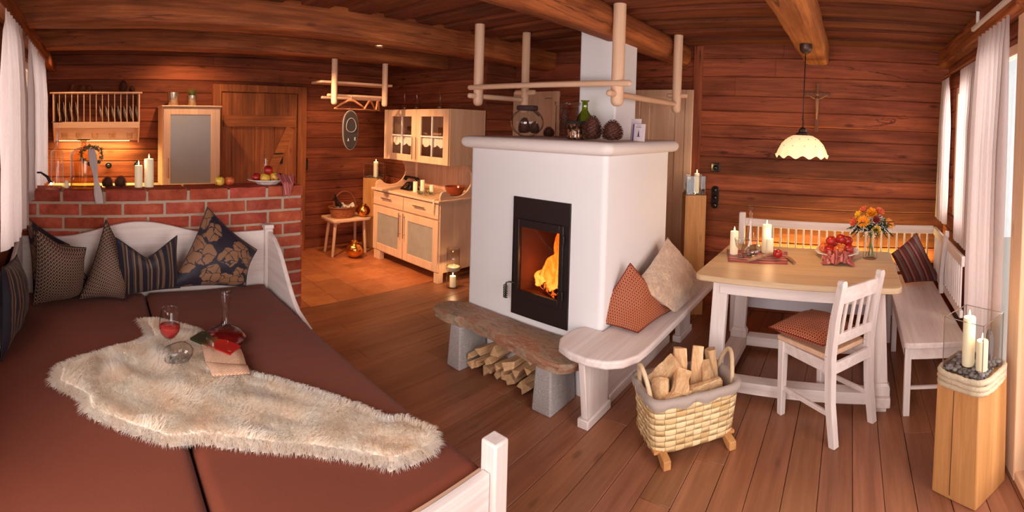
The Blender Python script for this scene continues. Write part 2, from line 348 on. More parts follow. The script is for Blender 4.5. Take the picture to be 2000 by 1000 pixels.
def fabric_plain(name, c1, c2, k=240, rough=0.9):
    m, n, bs = nt(name); a = noise_(n, coords(n, (k, k * 0.25, k)), 1, 2); b = noise_(n, coords(n, (1, 1, 1)), 3, 3)
    L(n, tinted(n, mixc(n, mixc(n, c1, c2, a), c1, b)), bs.inputs['Base Color']); bs.inputs['Roughness'].default_value = rough; bs.inputs['Sheen Weight'].default_value = 0.06; bs.inputs['Specular IOR Level'].default_value = .2; bump(n, a, 0.25, 0.002, bs); return m
# ------------------------------------------------------------------ the room
rnd = random.Random(7)
WX, EX, SY, NY, CZ = -0.54, 4.40, -0.87, 5.63, 2.50
def struct(o, label=None): o['kind'] = 'structure'; return tag(o, label)
def logwall(name, axis, face, out, a0, a1, z0, z1, mat, openings=(), hmin=0.11, hmax=0.2, seed=1, label=None, thick=0.12, over=()):
    R = random.Random(seed); zs = [z0]; marks = sorted({z for o in openings for z in o[2:]} | {z1})
    while zs[-1] < z1 - 1e-6:
        z = zs[-1] + R.uniform(hmin, hmax)
        for mk in marks:
            if zs[-1] < mk - 1e-6 and z > mk - 0.06: z = mk; break
        zs.append(min(z, z1))
    mb = MB()
    for za, zb in zip(zs, zs[1:]):
        spans = [(a0, a1)]
        for (b0, b1, y0, y1) in openings:
            if za < y1 - 1e-4 and zb > y0 + 1e-4: spans = [q for (s0, s1) in spans for q in ((s0, min(s1, b0)), (max(s0, b1), s1)) if q[1] - q[0] > 0.02]
        for s0, s1 in spans:
            cuts = [s0]
            while s1 - cuts[-1] > 3.4: cuts.append(cuts[-1] + R.uniform(1.6, 3.0))
            cuts.append(s1); base = R.uniform(0.72, 1.18)
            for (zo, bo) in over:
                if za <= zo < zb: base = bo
            for c0, c1 in zip(cuts, cuts[1:]):
                p = R.uniform(0, 0.012); c = R.uniform(0.006, 0.011); t = base * R.uniform(0.9, 1.1); tt = (t, t * R.uniform(0.94, 1.03), t * R.uniform(0.9, 1.05))
                f = face - out * 0.0 + out * (0.012 - p); b = face + out * thick
                sec = [(f + out * c, za), (f, za + c), (f, zb - c), (f + out * c, zb - 0.001), (b, zb), (b, za)]
                if axis == 'X': mb.prism([(c0 + 0.001, s, z) for s, z in sec], (c1 - c0 - 0.002, 0, 0), tint=tt)
                else: mb.prism([(s, c0 + 0.001, z) for s, z in sec], (0, c1 - c0 - 0.002, 0), tint=tt)
    # backing so that no daylight shows through the joints
    o = mb.build(name, mat); return struct(o, label)
WIN_W1 = (1.75, 2.75, 1.0, 2.15); WIN_W2 = (3.30, 4.45, 1.05, 2.15); WIN_W_ADDED = (-0.25, 1.45, 0.75, 2.1)  # the last opening is invented, out of view, to let the fill light in
WIN_S2 = (2.44, 3.10, 0.12, 2.22); WIN_S1 = (3.28, 4.15, 1.0, 2.12); DOOR_S = (0.20, 2.22, 0.03, 2.25)
logwall('wall_north', 'X', NY, 1, WX - .12, 4.02, 0, CZ, logw('X'), seed=3, label='old reddish log wall behind the kitchen')
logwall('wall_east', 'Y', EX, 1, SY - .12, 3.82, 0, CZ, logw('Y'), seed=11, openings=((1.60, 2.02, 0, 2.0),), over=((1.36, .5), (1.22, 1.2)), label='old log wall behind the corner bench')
logwall('wall_kitchen_east', 'Y', 3.90, 1, 3.74, NY + .1, 0, CZ, logw('Y'), seed=5, label='log wall behind the dresser')
logwall('wall_hall_north', 'X', 3.70, 1, 3.91, EX + .1, 0, CZ, logw('X'), seed=6, label='short log wall return beside the hall door')
logwall('wall_west', 'Y', WX, -1, SY - .12, NY + .12, 0, CZ, logw('Y'), seed=8, openings=(WIN_W_ADDED, WIN_W1, WIN_W2))
logwall('wall_south', 'X', SY, -1, WX - .12, EX + .12, 0, CZ, logw('X'), seed=9, openings=(WIN_S1, WIN_S2, DOOR_S))
# floor: oak planks running west to east, terracotta tiles in the kitchen
mb = MB(); y = SY - 0.1; R = random.Random(4)
while y < 3.81:
    w = min(R.choice((0.135, 0.145, 0.15, 0.16)), 3.815 - y); x = WX - R.uniform(0.1, 1.5)
    while x < EX + 0.1:
        l = R.uniform(1.2, 2.6); t = R.uniform(0.86, 1.1); x2 = min(x + l, EX + 0.12)
        mb.box((max(x, WX - .12) + 0.0012, y + 0.0015, -0.03), (x2 - 0.0012, y + w - 0.0015, 0.0), tint=(t, t * R.uniform(.96, 1.02), t * R.uniform(.94, 1.04))); x += l
    y += w
mb.box((WX - .12, SY - .12, -0.06), (EX + .12, 3.815, -0.008), tint=0.25)
struct(mb.build('floor', floorw('X'), bevel=0.0015, bseg=1), 'warm brown plank floor')
mb = MB(); R = random.Random(5); M_TILE = tile_mat(); x = WX
while x < 4.0:
    y = 3.82
    while y < 5.75:
        t = R.uniform(0.85, 1.12); mb.box((x + .002, y + .002, -0.03), (x + .298, y + .198, 0.0), tint=(t, t * R.uniform(.95, 1.03), t * R.uniform(.93, 1.03))); y += 0.2
    x += 0.3
mb.box((WX - .12, 3.817, -0.06), (4.02, 5.75, -0.006), tint=0.6)
struct(mb.build('floor_tiles', M_TILE, bevel=0.002, bseg=1), 'terracotta tile floor of the kitchen')
# ceiling boards and beams
mb = MB(); x = WX - 0.05; k = 0; R = random.Random(12)
while x < EX + 0.1:
    w = R.uniform(0.15, 0.2); t = R.uniform(0.8, 1.15); z = CZ if k % 2 else CZ - 0.028
    ov = 0.0 if k % 2 else 0.012
    mb.box((x - ov, SY - .1, z), (x + w + ov, NY + .1, z + 0.03), tint=(t, t * R.uniform(.95, 1.02), t * R.uniform(.93, 1.02))); x += w; k += 1
mb.box((WX - .12, SY - .12, CZ + 0.03), (EX + .12, NY + .12, CZ + 0.08), tint=0.5)
struct(mb.build('ceiling', boardw('Y'), bevel=0.003, bseg=1), 'dark reddish board ceiling')
def beam(name, p, q, w, h, mat, rnd_=0.5, seed=0, label=None):
    mb = MB(); p = Vector(p); q = Vector(q); d = (q - p); n = max(8, int(d.length / 0.06)); m = 28; ax_ = d.normalized(); sd = ax_.cross(Vector((0, 0, 1))).normalized(); up = sd.cross(ax_)
    e = 2 + 6 * (1 - rnd_); vs = []
    for i in range(n + 1):
        c = p + d * i / n
        for k in range(m):
            t = 2 * PI * (k + .5) / m; ct, st = math.cos(t), math.sin(t); r = (abs(ct) ** e + abs(st) ** e) ** (-1 / e)
            g = 1 + 0.05 * mnoise.noise(Vector((i * 0.14 + seed, ct * 1.3, st * 1.3))) + 0.02 * mnoise.noise(Vector((i * 0.5 + seed, ct * 4, st * 4)))
            vs.append(c + sd * ct * r * g * w / 2 + up * st * r * g * h / 2)
    fs = [(i * m + k, i * m + (k + 1) % m, (i + 1) * m + (k + 1) % m, (i + 1) * m + k) for i in range(n) for k in range(m)] + [tuple(range(m - 1, -1, -1)), tuple(n * m + k for k in range(m))]
    mb.add(vs, fs, tint=1.0); return struct(mb.build(name, mat, smooth='auto', seg_angle=40), label)
beam('trim_1', (WX, 3.25, 2.405), (EX, 3.25, 2.405), 0.26, 0.25, beamw('X'), 0.45, 1, 'heavy ceiling beam above the brick wall')
beam('trim_2', (WX, 4.46, 2.405), (3.90, 4.46, 2.405), 0.22, 0.20, beamw('X'), 0.25, 9, 'ceiling beam over the kitchen')
beam('trim_3', (WX, 1.66, 2.385), (EX, 1.66, 2.385), 0.24, 0.22, beamw('X'), 0.9, 17, 'round log beam passing the chimney')
beam('trim_4', (WX, 0.343, 2.40), (4.35, 0.343, 2.40), 0.215, 0.22, wood('beam_wood_honey', srgb(150, 84, 44), srgb(206, 128, 70), 'X', 9, 0.6, 0.95, 0.5, 0.6, 0.5, 0.2), 0.2, 25, 'honey coloured beam that carries the pendant lamp')
beam('trim_5', (WX + 0.05, -0.2, 2.275), (WX + 0.05, 5.6, 2.275), 0.10, 0.12, beamw('Y'), 0.1, 33, 'timber along the west wall above the curtains')
beam('trim_6', (2.25, SY + 0.05, 2.40), (EX - .01, SY + 0.05, 2.40), 0.10, 0.16, beamw('X'), 0.1, 41, 'timber along the south wall above the curtains')
struct(MB().box((4.372, 1.425, 0), (4.41, 1.51, CZ - .03)).build('trim_7', logw('Z'), bevel=0.004), 'upright board beside the hall door')
# windows: frames, panes
def window(name, axis, face, out, op, mat, mull=1, label=None):
    a0, a1, z0, z1 = op; f = MB(); d0 = face + out * 0.03; d1 = face + out * 0.09
    def bx(m_, a, b, z, y, e0=d0, e1=d1):
        if axis == 'Y': m_.box((e0, a, z), (e1, b, y))
        else: m_.box((a, e0, z), (b, e1, y))
    w = 0.06; bx(f, a0, a0 + w, z0, z1); bx(f, a1 - w, a1, z0, z1); bx(f, a0 + w, a1 - w, z0, z0 + w); bx(f, a0 + w, a1 - w, z1 - w, z1)
    for k in range(mull):
        c = a0 + (a1 - a0) * (k + 1) / (mull + 1); bx(f, c - .035, c + .035, z0 + w, z1 - w)
    o = f.build(name, mat, bevel=0.004); struct(o, label)
    g = MB(); bx(g, a0 + w, a1 - w, z0 + w, z1 - w, face + out * .058, face + out * .062); g.build('pane', M_PANE, o); return o
window('window_1', 'Y', WX, -1, WIN_W1, pine('Z')); window('window_2', 'Y', WX, -1, WIN_W2, pine('Z')); window('window_3', 'Y', WX, -1, WIN_W_ADDED, pine('Z'))  # the last of these west windows is made up, unseen, for the fill light
window('window_4', 'X', SY, -1, WIN_S1, pine('Z')); window('window_5', 'X', SY, -1, WIN_S2, pine('Z'), 0)
# glass door in the south wall with its thick larch frame and sill
f = MB(); X0, X1 = DOOR_S[0], DOOR_S[1]; lar = wood('pale_larch', srgb(238, 192, 152), srgb(250, 216, 180), 'Z', 10, .5, 0, .5, .15, .2)
f.box((X1, SY - .13, 0.0), (X1 + .17, SY + .035, 2.33)); f.box((X0 - .12, SY - .13, 0), (X0, SY + .035, 2.33)); f.box((X0, SY - .13, 2.2), (X1, SY + .035, 2.33))
fo = struct(f.build('door_1', lar, bevel=0.006), 'thick pale larch frame of the glass door')
f = MB()
for a in (X0 + .0, X0 + .97, X1 - .08): f.box((a, SY - .1, .05), (a + .08, SY - .03, 2.19))
f.box((X0, SY - .1, .05), (X1, SY - .03, .15)); f.box((X0, SY - .1, 2.1), (X1, SY - .03, 2.19)); fr = f.build('sash', lar, fo, bevel=0.004)
MB().box((X0 + .08, SY - .067, .15), (X1 - .08, SY - .063, 2.1)).build('pane', M_PANE, fo)
MB().box((X0 - .1, SY - .13, 0.0), (X1, SY + 0.03, .045)).build('sill', wood('pale_larch', srgb(238, 192, 152), srgb(250, 216, 180), 'X', 10, .5, 0, .5, .15, .2), fo, bevel=0.005)
# ground outside the glass door, so that the view through it has something to stand on
struct(MB().box((-3, -7, -0.25), (9, -1.05, -0.2)).build('ground_outside', plain('terrace_stone', srgb(200, 190, 180), 0.9)), 'pale terrace outside the glass door')
# brick wall that carries the bar
BY0, BY1, BX1, BZ = 3.255, 3.50, 1.51, 1.176
mb = MB(); R = random.Random(21)
pitch = 0.0935; z = BZ; row = 0
starts = [ay(x, 380 + 20 * i, BY0).x for i, x in enumerate((120, 73))]
while z > 0.02:
    z0 = max(z - pitch + 0.018, 0); x = starts[row % 2] + (0.01 * R.random()) - 0.29 * 4
    while x < BX1:
        a, b = x + 0.009, x + 0.281 + R.uniform(-.004, .004)
        if b > WX and a < BX1 - .03:
            a = max(a, WX); b = min(b, BX1) if BX1 - b > .05 or b > BX1 else BX1
            j = lambda: R.uniform(-.004, .004); t = R.uniform(.78, 1.14); tt = (t, t * R.uniform(.88, 1.06), t * R.uniform(.85, 1.08)); zz = z + (0 if row == 0 else j() * .6)
            yy = BY0 + R.uniform(-.004, .004); nn = 6; front = []
            def fn(u, v, a=a, b=b, z0=z0, zz=zz, yy=yy):
                ed = min(u, 1 - u) * (b - a); ev = min(v, 1 - v) * (zz - z0); cr = 0.006 * max(0, 1 - ed / .008) + 0.006 * max(0, 1 - ev / .008)
                p = Vector((a + (b - a) * u, yy + cr, z0 + (zz - z0) * v)); w_ = mnoise.noise(p * 22) * .004 + mnoise.noise(p * 60) * .002
                return p + Vector((mnoise.noise(p * 30 + Vector((9, 0, 0))) * .004 * (u not in (0,)), w_, mnoise.noise(p * 30) * .004))
            mb.grid(fn, 10, 5, tint=tt)
            mb.box((a + .001, yy + .005, z0), (b - .001, BY1 + .012 + R.uniform(-.003, .003), zz - 0.001), tint=tt)
        x += 0.29
    z -= pitch; row += 1
br = mb.build('wall_brick', M_BRICK, smooth='auto', seg_angle=50); struct(br, 'low red brick wall with pale joints behind the daybed')
m = MB().box((WX, BY0 + .011, 0), (BX1 - .011, BY1, BZ - .011)).build('mortar', M_MORTAR, br)
# ------------------------------------------------------------------ doors
def plank_door():
    X0, X1, Zt = 1.50, 2.50, 2.0; yf = NY - 0.03
    f = MB(); f.box((X0 - .1, NY - .07, 0), (X0, NY + .02, Zt + .09)); f.box((X1, NY - .07, 0), (X1 + .12, NY + .02, Zt + .09)); f.box((X0, NY - .07, Zt), (X1, NY + .02, Zt + .09))
    d = f.build('door_2', doorw('Z'), bevel=0.006); struct(d, 'old brown plank door of the kitchen with a black handle')
    b = MB(); R = random.Random(3); x = X0 + .005
    while x < X1 - .02:
        w = min(R.uniform(.12, .18), X1 - .005 - x); t = R.uniform(.85, 1.12); b.box((x + .001, yf - .012, .02), (x + w - .001, yf + .03, Zt - .005), tint=t); x += w
    b.build('leaf', doorw('Z'), d, bevel=0.003)
    g = MB()
    for z in (1.62, .35): g.bar((X0 + .03, yf - .025, z + .03), (X1 - .03, yf - .025, z + .03), .03, .14)
    g.bar((X0 + .35, yf - .025, .42), (X1 - .1, yf - .025, 1.57), .03, .12); g.build('brace', doorw('X'), d, bevel=0.004)
    p = ay(549, 310, yf); h = MB(); h.box((p.x - .018, yf - .022, p.z - .06), (p.x + .018, yf - .012, p.z + .12)); h.tube([(p.x, yf - .02, p.z + .07), (p.x, yf - .06, p.z + .07), (p.x - .12, yf - .065, p.z + .065)], .009)
    h.build('handle', M_BLACK, d, bevel=0.003)
plank_door()
def panel_door(name, y0, y1, label, frame_l=True, open_=None):
    Zt = 2.05; f = MB(); x = EX - .03
    f.box((x - .01, y0 - .02, 0), (EX + .03, y0 + .06, Zt)); f.box((x - .01, y1 - .06, 0), (EX + .03, y1 + .02, Zt)); f.box((x - .01, y0 + .06, Zt - .075), (EX + .03, y1 - .06, Zt))
    d = f.build(name, pine('Z'), bevel=0.005); struct(d, label); l = MB(); a, b = y0 + .062, y1 - .062
    l.box((x + .012, a, .01), (x + .04, b, Zt - .08)); l.build('leaf', pine('Z'), d)
    s = MB()
    for yy in (a, b - .1): s.box((x, yy, .01), (x + .013, yy + .1, Zt - .08))
    for z in (.01, .95, Zt - .18): s.box((x, a + .1, z), (x + .013, b - .1, z + .11))
    s.build('stile', pine('Z'), d, bevel=0.004); return d
panel_door('door_3', 3.08, 3.68, 'pale pine hall door left of the chimney')
d = panel_door('door_4', 1.52, 2.12, 'pale pine hall door right of the chimney')
# ------------------------------------------------------------------ switches and sockets on the log walls
def pill(name, c, normal, w, h, label, holes=3, cat='switch', round_=True):
    c = Vector(c); n = Vector(normal); s = n.cross(Vector((0, 0, 1))).normalized(); up = Vector((0, 0, 1)); pts = []
    for k in range(32):
        t = 2 * PI * k / 32; q = Vector((math.cos(t) * w / 2, 0, math.sin(t) * w / 2 + (h - w) / 2 * (1 if math.sin(t) > 0 else -1)))
        if not round_: q = Vector((max(-w / 2, min(w / 2, math.cos(t) * w * .7)), 0, max(-h / 2, min(h / 2, math.sin(t) * h * .7))))
        pts.append(c + s * q.x + up * q.z)
    o = MB().prism(pts, n * 0.014).build(name, M_SOCKET, None, bevel=0.004, org=c)
    for k in range(holes):
        z = (k - (holes - 1) / 2) * (h / holes); MB().ball(c + n * 0.014 + up * z, w * .28, 12, 8, (1, 1, 1)).build('rocker', M_BAKE, o, smooth=True)
    return tag(o, label, cat)
pill('wall_switch', (3.90 - 1.32, NY - .012, ay(595, 321, NY).z), (0, -1, 0), .075, .17, 'black double switch on the log wall right of the plank door', 2)
bpy.data.objects['wall_switch'].location.x = ay(595, 321, NY).x
pill('wall_socket', ay(212, 323, NY - .012), (0, -1, 0), .075, .076, 'round black socket above the two pine cones of the brick bar', 1, 'socket')
pill('wall_socket', ay(268, 321, NY - .012), (0, -1, 0), .075, .076, 'round black socket behind the shorter bar candle', 1, 'socket')
pill('wall_switch', ax(1397, 385, EX - .0), (-1, 0, 0), .075, .215, 'tall black triple switch on the log wall left of the bench', 3)
pill('thermostat', ax(1398, 327, EX - .0), (-1, 0, 0), .085, .085, 'small square black thermostat above the triple switch', 1, 'thermostat', False)
# ------------------------------------------------------------------ curtains
def curtain(name, axis, face, a0, a1, zt, zb, label, folds=7, amp=0.035, flare=1.0, seed=0):
    mb = MB(); nu, nv = folds * 10, 24; off = seed * 1.7
    def fn(u, v):
        spread = 1.0 + (flare - 1) * v; c = (a0 + a1) / 2; a = c + (a0 + (a1 - a0) * u - c) * spread
        am = amp * (0.35 + 0.65 * min(1, v * 3)); ph = 2 * PI * folds * u + 0.8 * math.sin(3 * v + off) ; f_ = math.sin(ph) * am + 0.3 * am * math.sin(2.3 * ph + off)
        if v < 0.05: f_ *= 0.5
        z = zt + (zb - zt) * v + (0.012 * math.sin(ph) if v > .98 else 0)
        return (face + f_, a, z) if axis == 'Y' else (a, face + f_, z)
    mb.grid(fn, nu, nv); o = mb.build(name, M_CURT, smooth=True)
    return tag(o, label, 'curtain')
curtain('curtain', 'Y', -0.43, 2.32, 2.86, 2.20, 1.02, 'long cream curtain at the left edge, nearest to the daybed', 6, .035, 1.12, 1)
curtain('curtain', 'Y', -0.44, 3.24, 3.78, 2.20, 1.10, 'kitchen curtain glowing yellow, the middle one of the west wall', 5, .03, 1.05, 2)
curtain('curtain', 'Y', -0.45, 3.92, 4.44, 2.20, 1.10, 'pale kitchen curtain nearest to the plate rack', 5, .03, 1.05, 3)
curtain('curtain', 'X', -0.80, 3.98, 4.33, 2.19, .95, 'short white curtain in the corner nearest to the log wall', 5, .025, 1.1, 4)
curtain('curtain', 'X', -0.81, 3.12, 3.62, 2.20, .90, 'short white curtain between the corner curtain and the long one', 7, .022, 1.05, 5)
curtain('curtain', 'X', -0.785, 2.39, 3.04, 2.37, .06, 'long white floor-length curtain beside the glass door', 8, .03, 1.06, 6)
o = MB().box((0.1, -0.82, 2.375), (3.08, -0.75, 2.40)).build('curtain_rail', plain('white_lacquer', srgb(232, 222, 216), .4), bevel=0.004); tag(o, 'white ceiling-hung rail carrying the long curtain', 'curtain rail')
o = MB().pole((2.95, -.76, 2.40), (2.95, -.76, 2.50), .012, 10, round0=False, round1=False).build('hanger', M_CHINA, bpy.data.objects['curtain_rail'])
def crail(a, b, label):
    o = MB().pole(a, b, .009, 10).build('curtain_rod', wood('rod_wood', srgb(120, 62, 34), srgb(150, 84, 48), 'Y'), smooth='auto'); tag(o, label, 'curtain rod')
crail((-0.44, 1.6, 2.213), (-0.44, 3.0, 2.213), 'wooden rod over the curtain beside the daybed')
crail((-0.44, 3.15, 2.213), (-0.44, 4.6, 2.213), 'wooden rod over the two kitchen curtains')
crail((3.10, -0.805, 2.222), (4.36, -0.805, 2.222), 'wooden rod over the two short curtains')
# ------------------------------------------------------------------ daybed
MZ = 0.50                                                            # top of the mattresses
BX, BYF, BYH = 1.20, 1.13, 3.20                                      # east edge, foot end, headboard
bed = empty('daybed', (0.33, 2.15, 0), 'white daybed with a waved headboard and curved side board against the brick wall', 'bed')
def wave_profile(x):
    # headboard outline: high in the middle of the bed, dipping to both posts
    c = 0.30; t = (x - c) / 0.9; return 0.872 + 0.098 * max(0, math.cos(max(-1, min(1, t / 0.62)) * PI) * .5 + .5) - 0.0 * abs(t)
mb = MB(); xs = [WX + .01 + i * (BX - .0 - WX - .01) / 60 for i in range(61)]
poly = [(x, 3.205, wave_profile(x)) for x in xs] + [(BX, 3.205, .12), (WX + .01, 3.205, .12)]
mb.prism(poly, (0, .032, 0)); mb.build('headboard', white('X'), bed, bevel=.006)
def post(x, y, z, w=.06): return MB().box((x - w / 2, y - w / 2, 0), (x + w / 2, y + w / 2, z))
post(BX + .015, 3.205, .885).build('post', white('Z'), bed, bevel=.006)
cap_ = MB().box((BX - .02, 3.17, .885), (BX + .05, 3.24, .915)); cap_.build('post_cap', white('X'), bed, bevel=.006)
# curved side board ("ear") sweeping down along the east edge
pts = [(3.18, .87), (3.08, .845), (2.98, .78), (2.90, .70), (2.82, .61), (2.74, .535), (2.66, .485), (2.5, .44)]
poly = [(BX + .005, y, z) for y, z in pts] + [(BX + .005, 2.5, .30), (BX + .005, 3.18, .30)]
MB().prism(poly, (.028, 0, 0)).build('side_board', white('Y'), bed, bevel=.006)
MB().box((BX - .012, BYF, .12), (BX + .016, 3.18, .40)).build('side_rail', white('Y'), bed, bevel=.004)
# west side board with its own curve
poly = [(WX + .03, y, z + .03) for y, z in [(3.18, .87), (3.05, .85), (2.9, .80), (2.7, .74), (2.4, .70), (1.2, .68)]] + [(WX + .03, 1.2, .1), (WX + .03, 3.18, .1)]
MB().prism(poly, (.028, 0, 0)).build('side_board', white('Y'), bed, bevel=.006)
f = MB().box((WX + .06, BYF - .09, .10), (BX - .04, BYF - .055, .505)); f.build('footboard', white('X'), bed, bevel=.006)
MB().box((WX + .06, BYF - .055, .44), (BX - .03, BYF - .03, .49)).build('foot_ledge', pine('X'), bed, bevel=.003)
for x in (BX - .005, WX + .045): post(x, BYF - .075, .60, .068).build('post', white('Z'), bed, bevel=.008)
MB().box((WX + .06, BYF - .03, .22), (BX - .02, 3.18, .25)).build('slat_base', pine('X'), bed)
M_MAT = fabric_plain('brown_woven_cover', srgb(118, 58, 38), srgb(92, 42, 27), 260)
def mattress(x0, x1, label, crease=0, seed=0):
    mb = MB(); y0, y1 = BYF - .025, 3.185; nu, nv = 40, 110
    def fn(u, v):
        a = 2 * u - 1; b = 2 * v - 1; x = x0 + (x1 - x0) * u; y = y0 + (y1 - y0) * v
        ex = min(u, 1 - u) * (x1 - x0); ey = min(v, 1 - v) * (y1 - y0); d = min(ex, ey)
        z = MZ - 0.028 * (1 - min(1, d / .03)) ** 2
        if crease and v > .2: z += crease * math.sin(y * 62 + 2.5 * mnoise.noise(Vector((x * 2, y * 5, 1)))) * max(0, mnoise.noise(Vector((x * 1.5, y * 2.2, 4))) + .42) * min(1, max(0, (x - x0) / .25)) * min(1, (v - .2) * 4)
        z += .003 * mnoise.noise(Vector((x * 5, y * 5, seed)))
        return (x, y, z)
    mb.grid(fn, nu, nv)
    o = mb.build('mattress', M_MAT, smooth=True, org=((x0 + x1) / 2, (y0 + y1) / 2, .25)); tag(o, label, 'mattress', 'mattresses of the daybed')
    s = MB(); s.box((x0 + .001, y0 + .001, .255), (x1 - .001, y1 - .001, MZ - .03)); s.build('side_panel', M_MAT, o, bevel=.012)
    return o
SEAM = 0.34
mattress(WX + .065, SEAM - .006, 'brown mattress on the wall side of the daybed', 0.0006, 1)
mattress(SEAM + .006, BX - .014, 'brown mattress on the floor side of the daybed, with rippled cover', 0.0045, 2)
# ------------------------------------------------------------------ cushions
def cushion(label, c00, c10, c11, c01, th, mat, concave=.07, sag=(0, 0, 0), sag_top=0.0, wrinkle=.006, seed=0, rep=1.0, name='cushion', cat='cushion', group=None, pz=1, bend=0.0):
    P = [Vector(p) for p in (c00, c10, c11, c01)]; nrm = ((P[1] - P[0] + P[2] - P[3]).cross(P[3] - P[0] + P[2] - P[1])).normalized()
    n = 26; vs = []; uv = []; cen = sum(P, Vector()) / 4
    def pt(u, v, s):
        a = 2 * u - 1; b = 2 * v - 1
        p = (P[0] * (1 - u) + P[1] * u) * (1 - v) + (P[3] * (1 - u) + P[2] * u) * v
        edge_u = (1 - a * a) * abs(b) ** 2.5; edge_v = (1 - b * b) * abs(a) ** 2.5
        p = p + (cen - p) * concave * 1.6 * (edge_u + edge_v)
        if sag_top and b > 0: p = p + Vector((0, 0, -sag_top)) * (1 - abs(a)) ** 1 * b
        h = max(0, (1 - a ** 2) * (1 - b ** 2)) ** .5 * (1 - .12 * (abs(a * b)))
        w = mnoise.noise(p * 9 + Vector((seed, 0, 0))) * wrinkle * 1.6 + mnoise.noise(p * 24 + Vector((0, seed, 0))) * wrinkle * .6
        p = p + nrm * (s * (th / 2 * h) + w * min(1, h * 2)) + nrm * bend * (a * a + b * b)
        return p + Vector(sag) * (1 - a * a) * (1 - b * b)
    for s in (1, -1):
        for j in range(n + 1):
            for i in range(n + 1): vs.append(pt(i / n, j / n, s)); uv.append((i / n * rep, j / n * rep))
    w = n + 1; m = w * w; fs = []
    for j in range(n):
        for i in range(n):
            a = j * w + i; fs.append((a, a + 1, a + w + 1, a + w)); fs.append((m + a, m + a + w, m + a + w + 1, m + a + 1))
    mb = MB(); mb.add(vs, fs); mb.uv = uv; zmin = min(p[2] for p in vs)
    o = mb.build(name, mat, smooth=True, org=(cen.x, cen.y, zmin))
    rim = [pt(i / n, 0, 0) for i in range(n)] + [pt(1, i / n, 0) for i in range(n)] + [pt(1 - i / n, 1, 0) for i in range(n)] + [pt(0, 1 - i / n, 0) for i in range(n)]
    if pz: MB().tube(rim, .0035, 6, closed=True).build('piping', mat, o, smooth=True)
    return tag(o, label, cat, group)
F_FLO = fabric_floral('navy_bronze_floral', srgb(40, 34, 44), srgb(132, 94, 68))
F_LAT = fabric_dots('brown_lattice_fabric', srgb(34, 22, 24), srgb(150, 118, 98), 19, .42)
F_STR = fabric_stripes('navy_brown_stripes', [(0, srgb(34, 30, 42)), (.2, srgb(96, 72, 58)), (.27, srgb(50, 38, 36)), (.36, srgb(120, 98, 80)), (.42, srgb(40, 34, 46)), (.6, srgb(82, 58, 48)), (.68, srgb(130, 108, 88)), (.72, srgb(44, 34, 38)), (.86, srgb(104, 80, 64))], 2.7)
F_RED = fabric_dots('red_gold_ring_fabric', srgb(116, 24, 18), srgb(206, 140, 96), 22, .33)
F_REDS = fabric_stripes('red_grey_stripes', [(0, srgb(92, 28, 28)), (.16, srgb(110, 92, 80)), (.3, srgb(84, 74, 68)), (.42, srgb(140, 40, 38)), (.5, srgb(74, 26, 28)), (.62, srgb(120, 104, 90)), (.72, srgb(150, 52, 46)), (.78, srgb(96, 34, 32)), (.9, srgb(78, 60, 54))], 2.6)
Yh = 3.12
cushion('navy and bronze floral cushion standing on its corner at the right end of the daybed', ay(329, 562, 3.02), ay(480, 560, 2.99), ay(502, 488, 3.06), ay(405, 404, 3.15), .20, F_FLO, .06, seed=1)
cushion('dark floral cushion half hidden behind the lattice cushion at the wall end', (-.40, 3.09, .52), (.02, 3.12, .52), ay(135, 478, 3.16), ay(50, 423, 3.12), .10, F_FLO, .05, seed=2)
cushion('brown lattice cushion standing on one corner, centre left of the headboard', (-.10, 3.02, .515), (.19, 3.0, .52), ay(262, 520, 3.08), ay(207, 428, 3.12), .17, F_LAT, .06, seed=3)
cushion('large brown lattice cushion in front of the dark floral one', az(62, 602, .515) + Vector((0, .05, 0)), az(163, 578, .515) + Vector((0, .03, 0)), ay(168, 484, 2.93), ay(70, 446, 2.86), .22, F_LAT, .05, sag_top=.03, seed=4)
cushion('striped navy and brown cushion with sagging top in the middle of the daybed', az(232, 580, .515), ay(352, 562, 3.02), ay(346, 460, 3.04), ay(226, 464, 2.92), .13, F_STR, .05, sag_top=.13, seed=5)
cushion('striped navy and brown cushion cut by the left edge, on the daybed', (-.44, 2.20, .515), az(52, 600, .515), ay(33, 497, 2.72), (-.47, 2.40, .90), .15, F_STR, .05, seed=6)
# ------------------------------------------------------------------ fur throw
M_FURB = plain('cream_fur_base', srgb(254, 242, 228), 0.95)
def fur_mat():
    m = bpy.data.materials.new('cream_fur'); m.use_nodes = True; n = m.node_tree; n.nodes.clear(); out = N(n, 'ShaderNodeOutputMaterial'); d = N(n, 'ShaderNodeBsdfDiffuse'); t = N(n, 'ShaderNodeBsdfTranslucent'); mx = N(n, 'ShaderNodeMixShader'); mx.inputs[0].default_value = .5
    c = tinted(n, ramp(n, noise_(n, coords(n, (1, 1, 1)), 7, 3), [(.3, srgb(255, 240, 222)), (.7, srgb(255, 252, 246))])); L(n, c, d.inputs[0]); L(n, c, t.inputs[0]); L(n, d.outputs[0], mx.inputs[1]); L(n, t.outputs[0], mx.inputs[2]); L(n, mx.outputs[0], out.inputs[0]); return m
M_FUR = fur_mat()
OUT = [(100, 745), (110, 715), (150, 698), (215, 678), (262, 668), (290, 655), (284, 640), (270, 622), (305, 620), (340, 628), (385, 640), (402, 655), (425, 690), (480, 722), (540, 738), (620, 762), (700, 790), (758, 815), (790, 812), (850, 838), (855, 868), (835, 885), (770, 910), (700, 893), (600, 878), (500, 872), (400, 858), (330, 862), (250, 838), (165, 800), (158, 775)]
poly = [az(x, y, MZ + .02) for x, y in OUT]
